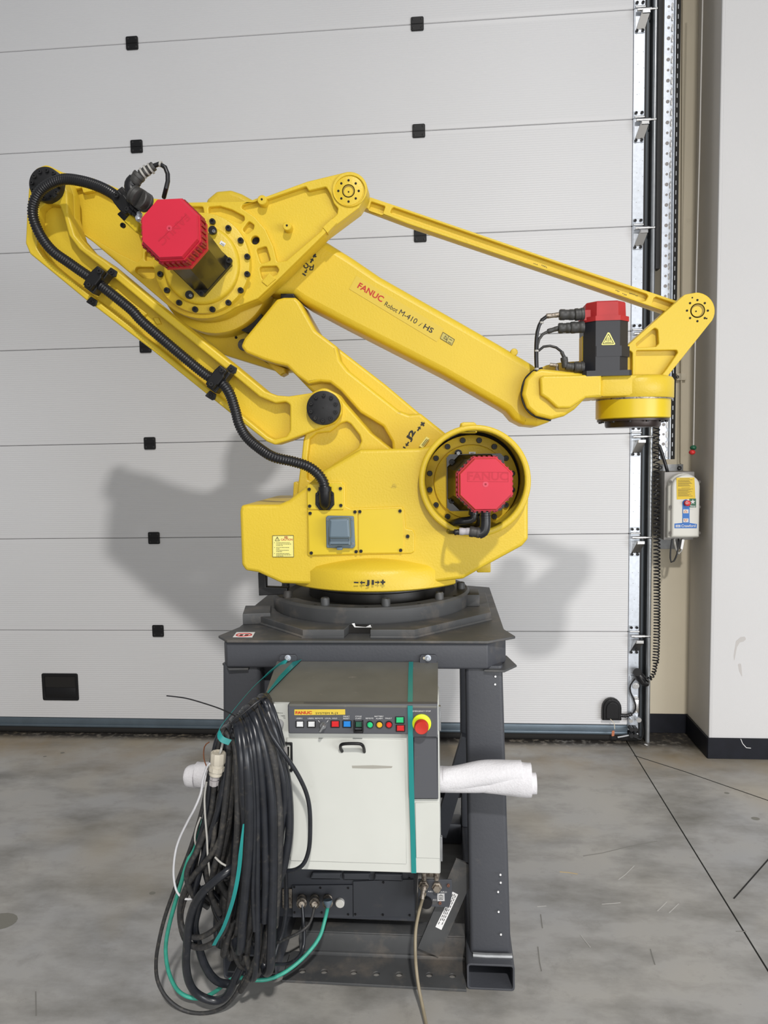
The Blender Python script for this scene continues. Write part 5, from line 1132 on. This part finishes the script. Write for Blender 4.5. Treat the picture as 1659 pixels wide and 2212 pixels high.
# clamp at hose end, with feedback connectors
def clamp(u, v, ang, Y, parent=rb, w=36, h=52, r=6):
    ca, sa = math.cos(ang), math.sin(ang)
    def T(x, y): return (u+x*ca-y*sa, v+x*sa+y*ca)
    o = slab(MB(), [T(-w*.28, -h/2), T(w*.28, -h/2), T(w*.28, -h*.26), T(w*.36, -h*.2), T(w*.36, h*.2), T(w*.28, h*.26), T(w*.28, h/2), T(-w*.28, h/2), T(-w*.36, h*.2), T(-w*.36, -h*.2)][::-1], Y-.030, Y-.008, [], .004, 3)
    o = o.build('hose_clamp', BLKP, parent)
    for s in (-1, 1): b_ = T(0, s*h*.36); bolt(b_[0], b_[1], Y-.040, 5, o)
    slab(MB(), [T(-w*.15, -h*.50), T(w*.55, -h*.50), T(w*.55, h*.55), T(-w*.15, h*.55)][::-1], Y-.010, Y+.035, [], .003, 2).build('clamp_base', BLK, o)
    return o
HY = 2.425
angL = math.atan2(757-645, 329-182)
for (u, v, fu, fv, lu, lv) in ((202, 600, 241, 587, 198, 650), (467, 815, 500, 796, 455, 853)):
    c_ = clamp(u, v, angL, HY)
    for a_, b_ in ((fu, fv), (lu, lv)):
        f = slab(MB(), [(a_-13, b_+2), (a_-2, b_-10), (a_+12, b_-1), (a_+9, b_+10), (a_+3, b_+12)], KY-.006, KY, [], .002, 2).build('clamp_foot', BLK, c_); bolt(a_-1, b_+1, KY-.010, 5, f)
c_ = clamp(262, 436, math.atan2(25, -32)+PI, 2.30, rb, 40, 52)
slab(MB(), [(252, 462), (268, 448), (284, 462), (268, 478)], 2.34, 2.40, [], .004, 2).build('clamp_post', BLK, c_)
for k_, (a_, b_) in enumerate((((276, 452), (297, 468)), ((283, 446), (300, 460)))):
    A_, B_ = at(*a_, 2.27), at(*b_, 2.27); MB().lathe([(.009, 0), (.009, .5), (.007, .5), (.007, 1)], A_, B_, 12).build('pneumatic_plug', HOSE, m3o)
    B2 = at(b_[0]+3, b_[1]+8, 2.26); MB().lathe([(.007, 0), (.009, .3), (.009, .7), (.006, 1)], B_, B2, 8).build('fitting', ZNC, m3o)
slab(MB(), [(267, 478), (281, 461), (300, 480), (298, 498), (292, 501)], 2.29, 2.34, [], .003, 1).build('valve_block', YEL2, m3o)
bolt(264, 486, 2.33, 5.5, m3o, BOLT)
# --- J2 motor connectors (below the cap)
CY2 = 2.23
conn(m2o, [(1048, 1102, CY2), (1048, 1120, CY2)], [.017], m=HOSE)
mb_tube([(1048, 1116, CY2), (1048, 1135, CY2), (1044, 1148, CY2), (1034, 1153, CY2)], .0165, .005, 16).build('elbow', HOSE, m2o)
conn(m2o, [(1038, 1151, CY2), (1014, 1148, CY2)], [.0165], m=CON)
conn(m2o, [(1016, 1148, CY2), (992, 1148, CY2)], [.0115], 'cable_boot', mat('pale_sleeve', (.40, .38, .40), .5)); conn(m2o, [(992, 1149, CY2), (981, 1150, CY2)], [.009], 'cable_boot', HOSE)
mb_tube([(983, 1150, CY2), (972, 1150, CY2+.02), (968, 1148, CY2+.1), (975, 1140, CY2+.2), (990, 1130, CY2+.25)], .006).build('motor_cable', HOSE, rb)
conn(m2o, [(1022, 1098, 2.34), (1023, 1112, 2.34)], [.016], m=HOSE); mb_tube([(1023, 1108, 2.34), (1022, 1120, 2.34), (1012, 1124, 2.34), (996, 1126, 2.34), (980, 1130, 2.36), (968, 1132, 2.42)], .012, .006, 12).build('elbow', HOSE, m2o)
mb_tube([(1034, 1112, 2.36), (1034, 1130, 2.38), (1020, 1136, 2.42), (990, 1134, 2.44)], .008).build('motor_cable', HOSE, rb)
# --- corrugated hoses
hz = hose_tube([(258, 430, 2.30), (238, 415, 2.31), (209, 401, 2.33), (175, 391, 2.35), (141, 387, 2.37), (112, 395, 2.38), (88, 412, 2.39), (74, 436, 2.40), (71, 463, 2.41), (79, 491, 2.42), (95, 520, 2.425), (117, 545, 2.425), (148, 567, 2.425), (175, 586, 2.425), (202, 604, 2.425)], .0175)
hz.build('corrugated_hose', HOSE, rb, smooth=60)
hz = hose_tube([(202, 604, 2.425), (217, 616, 2.425), (281, 667, 2.425), (310, 697, 2.425), (393, 768, 2.425), (447, 811, 2.425), (476, 824, 2.42), (495, 848, 2.41), (508, 885, 2.40), (517, 917, 2.39), (533, 944, 2.38), (560, 968, 2.36), (591, 987, 2.34), (633, 997, 2.34), (664, 1007, 2.34), (685, 1022, 2.34), (698, 1040, 2.34), (702, 1056, 2.34)], .0175)
hz.build('corrugated_hose', HOSE, rb, smooth=60)
gl = slab(MB(), [(681, 1090), (681, 1068), (687, 1060), (714, 1058), (721, 1066), (722, 1090), (712, 1102), (690, 1102)], TY-.018, TY-.010, [], .002, 1).build('gland_flange', BLKP, rb)
for u, v in ((684.5, 1067), (684.5, 1089), (717.5, 1066), (718, 1088)): bolt(u, v, TY-.023, 3.2, gl)
mb_tube([(702, 1052, 2.34), (702, 1070, 2.34), (702, 1084, 2.35), (702, 1090, 2.37)], .0185, .004, 18).build('elbow', BLKP, gl)
a = at(702, 1056, 2.34); MB().lathe([(.021, 0), (.021, 1)], a+Vector((0, 0, .006)), a-Vector((0, 0, .008)), 20).build('locking_ring', BLKP, gl)
# ================================================================== FOAM ROLL
fr_ = empty('foam_roll', (-.25, 2.10, .56), 'rolled white packing foam pushed crosswise behind the cabinet', 'packing foam')
def roll(P, R, name, seg=20, sq=1.0):
    c = catmull(P, 6); n = len(c); mb = MB(); vs = []; fs = []
    for i, p in enumerate(c):
        t = i/(n-1)*(len(R)-1); k = min(int(t), len(R)-2); r = R[k]+(R[k+1]-R[k])*(t-k)
        for j in range(seg):
            q = 2*PI*j/seg; w = 1+.04*math.sin(3*q+i*.35)+.02*math.sin(7*q)
            vs.append((p.x, p.y+r*w*math.cos(q)*sq, p.z+r*w*math.sin(q)))
    for i in range(n-1):
        for j in range(seg): a = i*seg+j; b = i*seg+(j+1) % seg; fs.append((a, b, b+seg, a+seg))
    fs.append(tuple(range(seg))); fs.append(tuple(range((n-1)*seg, n*seg))); mb.add(vs, fs); return mb.build(name, FOAM, fr_, smooth=60)
FYr = 2.10
roll([at(u, v, FYr) for u, v in ((425, 1677), (600, 1680), (800, 1682), (955, 1683), (1035, 1684), (1060, 1683))], [.034, .036, .037, .037, .036, .034], 'inner_roll')
roll([at(u, v, FYr-.004) for u, v in ((1030, 1680), (1042, 1682), (1080, 1683), (1120, 1683), (1147, 1685))], [.036, .040, .047, .051, .050], 'outer_wrap', sq=.72)
roll([at(u, v, FYr-.006) for u, v in ((957, 1681), (990, 1679), (1040, 1672), (1085, 1670), (1126, 1670))], [.033, .035, .037, .038, .037], 'loose_sheet', sq=.95)
roll([at(u, v, FYr) for u, v in ((1120, 1691), (1158, 1692))], [.030, .030], 'inner_end')
roll([at(u, v, FYr-.01) for u, v in ((402, 1676), (408, 1676), (424, 1677))], [.026, .031, .035], 'crumpled_end')
roll([at(u, v, FYr) for u, v in ((424, 1673), (445, 1674), (470, 1675))], [.037, .038, .037], 'end_wrap')
# ================================================================== CABLE BUNDLE
bd_ = empty('cable_bundle', at(545, 2110, 1.86), 'big bundle of coiled black cables hanging on the left of the white cabinet', 'cables')
def strand(P, rpx, m=RUB, closed=False, name='cable', parent=bd_, seg=10):
    Ym = sum(p[2] for p in P)/len(P); return mb_tube(P, rpx/pxm(Ym), .012, seg, 8, closed).build(name, m, parent, smooth=60)
# front strands: pixel paths from the ridge down, read off the hanging coil; last points turn up behind
F = [
 ([(566, 1516, 1.93), (577, 1507, 1.88), (588, 1525, 1.85), (600, 1560, 1.84), (607, 1585, 1.84), (612, 1606, 1.845), (609, 1612, 1.86), (603, 1590, 1.87)], 4.5),
 ([(556, 1520, 1.93), (566, 1504, 1.88), (580, 1520, 1.85), (594, 1562, 1.84), (600, 1600, 1.85), (604, 1650, 1.86)], 8),
 ([(556, 1520, 1.93), (564, 1510, 1.88), (575, 1528, 1.85), (590, 1570, 1.83), (605, 1620, 1.83), (619, 1680, 1.83), (625, 1740, 1.835), (625, 1800, 1.835), (618, 1850, 1.84), (608, 1888, 1.85), (598, 1905, 1.88)], 9.5),
 ([(546, 1528, 1.93), (552, 1514, 1.87), (564, 1530, 1.84), (580, 1570, 1.82), (598, 1625, 1.82), (613, 1690, 1.82), (615, 1740, 1.83), (606, 1800, 1.84), (600, 1850, 1.86)], 9),
 ([(541, 1530, 1.92), (548, 1520, 1.86), (560, 1540, 1.83), (577, 1590, 1.81), (592, 1650, 1.81), (600, 1720, 1.82), (603, 1790, 1.82), (601, 1860, 1.83), (597, 1930, 1.84), (592, 2000, 1.86)], 10.5),
 ([(532, 1540, 1.92), (536, 1530, 1.86), (550, 1548, 1.82), (566, 1600, 1.80), (580, 1670, 1.80), (588, 1740, 1.80), (590, 1820, 1.81), (590, 1900, 1.82), (588, 1980, 1.83), (586, 2050, 1.84), (583, 2092, 1.86), (573, 2096, 1.90), (566, 2040, 1.93)], 10.5),
 ([(528, 1542, 1.92), (532, 1532, 1.86), (544, 1556, 1.82), (556, 1610, 1.79), (564, 1680, 1.79), (570, 1750, 1.80), (573, 1830, 1.81), (574, 1910, 1.82), (572, 1990, 1.84)], 10),
 ([(520, 1548, 1.92), (524, 1538, 1.85), (536, 1562, 1.81), (546, 1610, 1.78), (553, 1680, 1.78), (556, 1760, 1.79), (556, 1850, 1.80), (556, 1950, 1.82), (556, 2040, 1.84), (552, 2100, 1.86), (545, 2116, 1.89), (535, 2092, 1.92), (530, 2040, 1.95)], 7),
 ([(513, 1555, 1.92), (517, 1545, 1.85), (530, 1570, 1.80), (540, 1620, 1.77), (546, 1690, 1.77), (549, 1770, 1.78), (548, 1850, 1.79), (546, 1930, 1.81), (550, 2010, 1.83)], 5.5),
 ([(508, 1562, 1.92), (511, 1552, 1.84), (523, 1580, 1.79), (532, 1640, 1.76), (537, 1710, 1.76), (539, 1790, 1.77), (535, 1860, 1.78), (529, 1930, 1.80), (524, 1990, 1.82), (521, 2040, 1.84), (516, 2054, 1.87), (508, 2030, 1.90)], 10.5),
 ([(503, 1566, 1.92), (506, 1556, 1.84), (515, 1580, 1.79), (521, 1640, 1.76), (526, 1710, 1.765), (530, 1770, 1.78), (530, 1840, 1.80), (526, 1900, 1.82)], 10.5),
 ([(500, 1600, 1.84), (508, 1612, 1.80), (512, 1680, 1.78), (513, 1760, 1.78), (510, 1830, 1.79), (505, 1890, 1.80), (497, 1950, 1.81), (488, 2000, 1.83), (468, 2030, 1.86), (440, 2046, 1.88), (415, 2043, 1.90), (398, 2025, 1.90), (389, 1985, 1.90), (392, 1945, 1.89), (412, 1900, 1.87), (445, 1860, 1.85), (470, 1825, 1.84), (490, 1770, 1.85)], 7),
 ([(480, 1990, 1.86), (460, 2010, 1.87), (430, 2025, 1.88), (402, 2018, 1.89), (391, 1990, 1.90), (395, 1955, 1.90), (415, 1905, 1.89), (440, 1872, 1.87), (458, 1835, 1.85), (465, 1780, 1.84), (478, 1700, 1.84), (492, 1640, 1.85)], 6.2),
 ([(560, 1800, 1.93), (535, 1845, 1.89), (510, 1868, 1.84), (492, 1882, 1.815), (470, 1898, 1.81), (440, 1925, 1.82), (420, 1955, 1.84), (408, 1995, 1.86), (404, 2040, 1.88), (402, 2085, 1.90), (410, 2125, 1.93), (430, 2150, 1.95), (465, 2162, 1.96), (490, 2150, 1.96), (510, 2110, 1.95), (530, 2070, 1.95)], 9.5),
 ([(440, 1920, 1.86), (428, 1960, 1.88), (420, 2000, 1.90), (428, 2040, 1.92), (440, 2080, 1.94), (458, 2110, 1.96), (480, 2124, 1.98), (505, 2122, 2.0), (530, 2100, 2.02)], 9.5),
 ([(478, 1590, 1.86), (462, 1620, 1.85), (450, 1680, 1.85), (436, 1750, 1.86), (412, 1830, 1.88), (385, 1900, 1.90), (358, 1975, 1.93), (343, 2035, 1.95), (337, 2080, 1.97), (341, 2120, 1.98), (360, 2155, 1.985), (392, 2180, 1.99), (430, 2189, 1.99), (470, 2182, 1.99), (500, 2160, 1.98), (530, 2110, 1.97), (552, 2070, 1.96)], 4.5),
]
MATS = [RUB, RUB, RUB, RUB, RUBD, RUB, RUB, RUB, RUB, RUB, RUB, RUBD, RUBD, RUB, RUB, RUBD]
for (P, r), m in zip(F, MATS): strand(P, r, m)
# left-hand strands
L_ = [
 ([(488, 1588, 1.90), (478, 1580, 1.86), (466, 1610, 1.85), (455, 1680, 1.85), (447, 1750, 1.86), (430, 1820, 1.87), (412, 1890, 1.88), (425, 1940, 1.90)], 6.5),
 ([(490, 1585, 1.90), (484, 1578, 1.85), (474, 1612, 1.84), (464, 1690, 1.84), (455, 1760, 1.85), (430, 1830, 1.86), (408, 1870, 1.86), (404, 1900, 1.87), (418, 1935, 1.88), (450, 1960, 1.9)], 6.5),
 ([(478, 1600, 1.87), (468, 1660, 1.86), (462, 1730, 1.86), (452, 1800, 1.86), (446, 1870, 1.87), (455, 1930, 1.88), (475, 1975, 1.9)], 6.5),
 ([(492, 1600, 1.84), (486, 1660, 1.83), (478, 1720, 1.83), (462, 1780, 1.84), (440, 1850, 1.86), (420, 1930, 1.88)], 7),
 ([(495, 1605, 1.84), (492, 1680, 1.83), (484, 1760, 1.83), (474, 1830, 1.84), (462, 1880, 1.85), (455, 1920, 1.86)], 7.5),
 ([(500, 1605, 1.86), (498, 1700, 1.85), (492, 1780, 1.86), (478, 1850, 1.87), (470, 1890, 1.88), (490, 1930, 1.9), (500, 1950, 1.92)], 9),
 ([(486, 1620, 1.88), (480, 1700, 1.88), (470, 1790, 1.88), (458, 1850, 1.88), (452, 1910, 1.89), (465, 1960, 1.9), (485, 2000, 1.92)], 7),
 ([(436, 1800, 1.89), (424, 1850, 1.89), (420, 1890, 1.9), (432, 1925, 1.91), (460, 1950, 1.92), (490, 1960, 1.93)], 7),
 ([(456, 1930, 1.93), (466, 1970, 1.94), (480, 2000, 1.95), (510, 2010, 1.96)], 7.5),
 ([(500, 1960, 1.93), (470, 1940, 1.92), (448, 1905, 1.91), (440, 1850, 1.9), (445, 1780, 1.89), (456, 1700, 1.89)], 6),
]
for i, (P, r) in enumerate(L_): strand(P, r, RUBD if i % 3 else RUB)
# filler coils behind, and the humps over the ridge
random.seed(11)
for k in range(16):
    t = k/15; tx = 492+84*t; ty = 1585-78*t; r = random.choice([7, 8.5, 10]); y0 = 1.90+.05*random.random()
    bx = 470+100*t+random.uniform(-8, 8); by = 2010+random.uniform(-30, 80)*(.6+.5*t)
    x1 = tx-2+random.uniform(-4, 4)+12*t; x2 = 480+110*t+random.uniform(-5, 5)
    P = [(tx+4, ty+6, y0-.03), (tx-4, ty-2+random.uniform(-4, 2), y0), (tx-8, ty+40, y0+.02), (x1-10, 1690, y0+.02), (x2-8, 1800, y0+.02), (x2-10, 1900, y0+.02), (bx-8, by-40, y0+.02), (bx, by, y0+.01), (bx+8, by-40, y0-.01), (x2+4, 1900, y0-.02)]
    strand(P, r, RUBD if k % 2 else RUB)
for k in range(9):
    t = k/8; tx = 486+80*t; ty = 1583-72*t
    strand([(tx+12, ty+26, 1.84), (tx+6, ty+4, 1.84), (tx-3, ty-3, 1.87), (tx-14, ty+8, 1.92), (tx-16, ty+40, 1.95)], 8.5 if k % 2 else 6.5, RUB if k % 3 else RUBD)
for (P, r) in [([(585, 1890, 1.88), (584, 1960, 1.88), (575, 2030, 1.89), (560, 2085, 1.91)], 7), ([(500, 2020, 1.9), (512, 2070, 1.92), (530, 2090, 1.94), (560, 2080, 1.96)], 8),
               ([(545, 1960, 1.87), (538, 2010, 1.88), (528, 2040, 1.9), (516, 2046, 1.93)], 7), ([(530, 2060, 1.89), (545, 2105, 1.9), (560, 2100, 1.91), (572, 2040, 1.92)], 7), ([(560, 1990, 1.86), (556, 2060, 1.87), (535, 2115, 1.90), (520, 2140, 1.95)], 7),
               ([(503, 1990, 1.87), (492, 2030, 1.88), (484, 2062, 1.9), (482, 2055, 1.92), (490, 2000, 1.94)], 6.5)]:
    strand(P, r, RUBD)
# black tie over the ridge and thin wire tail
strand([(496, 1577, 1.80), (500, 1562, 1.79), (520, 1545, 1.79), (545, 1525, 1.80), (566, 1508, 1.82), (576, 1506, 1.85)], 2.4, HOSE, name='cable_tie')
tag(mb_tube([(360, 1503, 1.88), (400, 1508, 1.87), (440, 1519, 1.86), (478, 1532, 1.85), (505, 1545, 1.83), (512, 1550, 1.82)], .0018, .01, 6).build('wire_tail', HOSE), 'thin black wire tail sticking out left from the top of the cable bundle', 'wire')
# separate cables
def cable(P, rpx, m, name, label, cat='cable'):
    Ym = sum(p[2] for p in P)/len(P); return tag(mb_tube(P, rpx/pxm(Ym), .010, 10).build(name, m, smooth=60), label, cat)
cable([(556, 1515, 1.89), (560, 1522, 1.84), (570, 1548, 1.80), (588, 1590, 1.785), (611, 1625, 1.79), (630, 1652, 1.80), (647, 1680, 1.81), (662, 1714, 1.82), (669, 1750, 1.825), (670, 1800, 1.83), (667, 1836, 1.835), (657, 1864, 1.84), (640, 1878, 1.85), (618, 1881, 1.86), (606, 1876, 1.87)], 5, RUB, 'black_cable', 'single black cable bowing out to the right across the white cabinet door')
cable([(469, 1655, 1.80), (452, 1650, 1.80), (439, 1681, 1.81), (434, 1712, 1.82), (421, 1745, 1.83), (405, 1775, 1.85), (387, 1813, 1.87), (378, 1846, 1.88), (375, 1890, 1.89), (382, 1926, 1.89), (398, 1941, 1.89), (412, 1942, 1.89), (430, 1938, 1.89)], 2.7, CABW, 'white_cable', 'thin white cable hanging in an open loop left of the black bundle')
cable([(502, 1570, 1.85), (506, 1574, 1.80), (511, 1592, 1.775), (516, 1630, 1.765), (520, 1680, 1.762), (523, 1730, 1.765)], 2.0, CABW, 'white_cable', 'thin white cable running down the front of the black bundle')
cable([(446, 1690, 1.82), (442, 1720, 1.83), (443, 1760, 1.835), (447, 1810, 1.84), (449, 1850, 1.845), (455, 1900, 1.86)], 2.4, CAB_GR, 'grey_cable', 'thin grey cable among the left strands of the bundle')
cable([(433, 1766, 1.85), (424, 1790, 1.86), (421, 1815, 1.87), (428, 1840, 1.88)], 2.2, CAB_GR, 'grey_cable', 'short piece of thin grey cable at the left edge of the bundle')
cable([(465, 1852, 1.83), (476, 1863, 1.82), (488, 1870, 1.82)], 2.4, CAB_GR, 'grey_cable', 'short grey wire crossing the middle of the black bundle')
cable([(436, 1770, 1.93), (424, 1812, 1.90), (404, 1865, 1.88), (392, 1905, 1.89), (377, 1955, 1.91), (364, 2005, 1.93), (358, 2045, 1.945), (361, 2085, 1.96), (372, 2120, 1.975), (388, 2143, 1.99), (412, 2155, 2.0), (438, 2155, 2.0), (465, 2142, 2.0), (487, 2124, 2.0), (505, 2113, 2.0), (522, 2112, 2.0), (550, 2117, 2.01), (580, 2115, 2.03), (612, 2102, 2.06), (645, 2078, 2.09), (674, 2048, 2.12), (692, 2020, 2.14), (701, 1990, 2.16), (707, 1965, 2.19), (708.5, 1952, 2.215)], 4.6, GRN, 'green_hose', 'green cable looping low from the bundle to the third cabinet connector')
gp_ = pxpath([(526, 1780, 1.755), (521, 1830, 1.758), (516, 1880, 1.77), (508, 1925, 1.775), (497, 1965, 1.79), (482, 2005, 1.81), (468, 2030, 1.83), (462, 2042, 1.84)])
gp_ = catmull(gp_, 6); tag(MB().ribbon(gp_, [Vector((.0015+.0035*min(1, i/8), .001, 0)) for i in range(len(gp_))], .001).build('strapping_band', TAPE, smooth=0), 'flat green strap end hanging down the middle of the cable bundle', 'strap')
cable([(652.5, 1953, 2.215), (655, 1985, 2.20), (657, 2020, 2.18), (654, 2050, 2.16), (642, 2070, 2.13), (622, 2082, 2.10), (596, 2083, 2.06), (575, 2080, 2.02)], 4, RUB, 'connector_cable', 'black cable hanging from the leftmost cabinet connector')
cable([(679.5, 1953, 2.215), (676, 1975, 2.20), (668, 1996, 2.18), (650, 2012, 2.16), (625, 2025, 2.12), (600, 2036, 2.06)], 3.2, RUBD, 'connector_cable', 'thin dark cable from the second cabinet connector')
cable([(617, 1880, 2.06), (618, 1930, 2.07), (617, 1975, 2.08), (610, 2015, 2.08), (600, 2040, 2.07), (590, 2075, 2.05)], 5, RUB, 'black_cable', 'thick black cable hanging below the left corner of the cabinet')
cable([(918, 1928, 2.17), (912, 1945, 2.165), (904, 1975, 2.16), (898, 2010, 2.15), (897, 2050, 2.13), (899, 2090, 2.09), (904, 2130, 2.06), (911, 2165, 2.03), (919, 2205, 1.985), (924, 2235, 1.94)], 3.8, BRN, 'air_hose', 'beige air hose hanging from the cabinet air fitting down onto the floor', 'hose')
p, q = at(917, 1912, 2.172), at(911.5, 1940, 2.162); tag(MB().lathe([(.010, 0), (.011, .3), (.007, .35), (.007, .8), (.009, 1)], p, q, 12).build('hose_coupling', BRS), 'dirty metal coupling on top of the beige air hose', 'coupling')
p, q = at(708, 1944, 2.20), at(708.5, 1960, 2.195); tag(MB().lathe([(.014, 0), (.014, .3), (.008, .8), (.006, 1)], p, q, 16).build('cable_boot', SOCK), 'blue grey boot on the green cable plug', 'plug')
# loose cable gland
gd = empty('cable_gland', at(468, 1673, 1.80), 'loose cream plastic cable gland hanging in front of the black bundle', 'cable gland')
def segl(name, u, v0, v1, rpx, m, seg=20, prof=None, lab=None):
    Y = 1.80; a, b = at(u[0], v0, Y), at(u[1], v1, Y); r = rpx/pxm(Y); return MB().lathe(prof(r) if prof else [(r, 0), (r, 1)], a, b, seg).build(name, m, gd, smooth=30, label=lab)
GLM = mat('cream_plastic', (.50, .46, .38), .45)
segl('gland_nut', (471.5, 470), 1625, 1650, 17.5, GLM, 10, lambda r: [(r*.72, .12), (r*.76, 0), (r*.95, 0), (r, .12), (r, .85), (r*.9, 1)])
segl('gland_body', (470, 468.5), 1648, 1656, 15.5, GLM); segl('gland_collar', (468.5, 467), 1655, 1664, 17.7, GLM, 10); segl('gland_thread', (467, 465.5), 1663, 1674, 15, GLM, 24, lambda r: [(r, 0), (r, .2), (r*.95, .25), (r, .4), (r*.95, .55), (r, .7), (r*.95, 1)])
segl('plug_tip', (464, 461), 1674, 1699, 11, mat('clear_plastic', (.34, .32, .32), .2), 8, lambda r: [(r*.8, 0), (r, .1), (r, .35), (r*.7, .42), (r, .5), (r*.95, .85), (r*.5, 1)], 'translucent plug tip')
Pg = pxpath([(482, 1600, 1.81), (478, 1618, 1.80), (473, 1634, 1.80)]); MB().tube(catmull(Pg, 5), .0032, 8).build('cable_stub', CAB_GR, gd)
tag(mb_tube([(452, 1603, 1.99), (442, 1612, 1.99), (440, 1635, 1.99), (446, 1655, 1.99), (453, 1668, 1.99)], .0018, .01, 6).build('copper_wire', mat('copper', (.30, .12, .06), .4, .5)), 'thin copper wire bent behind the left edge of the cable bundle', 'wire')
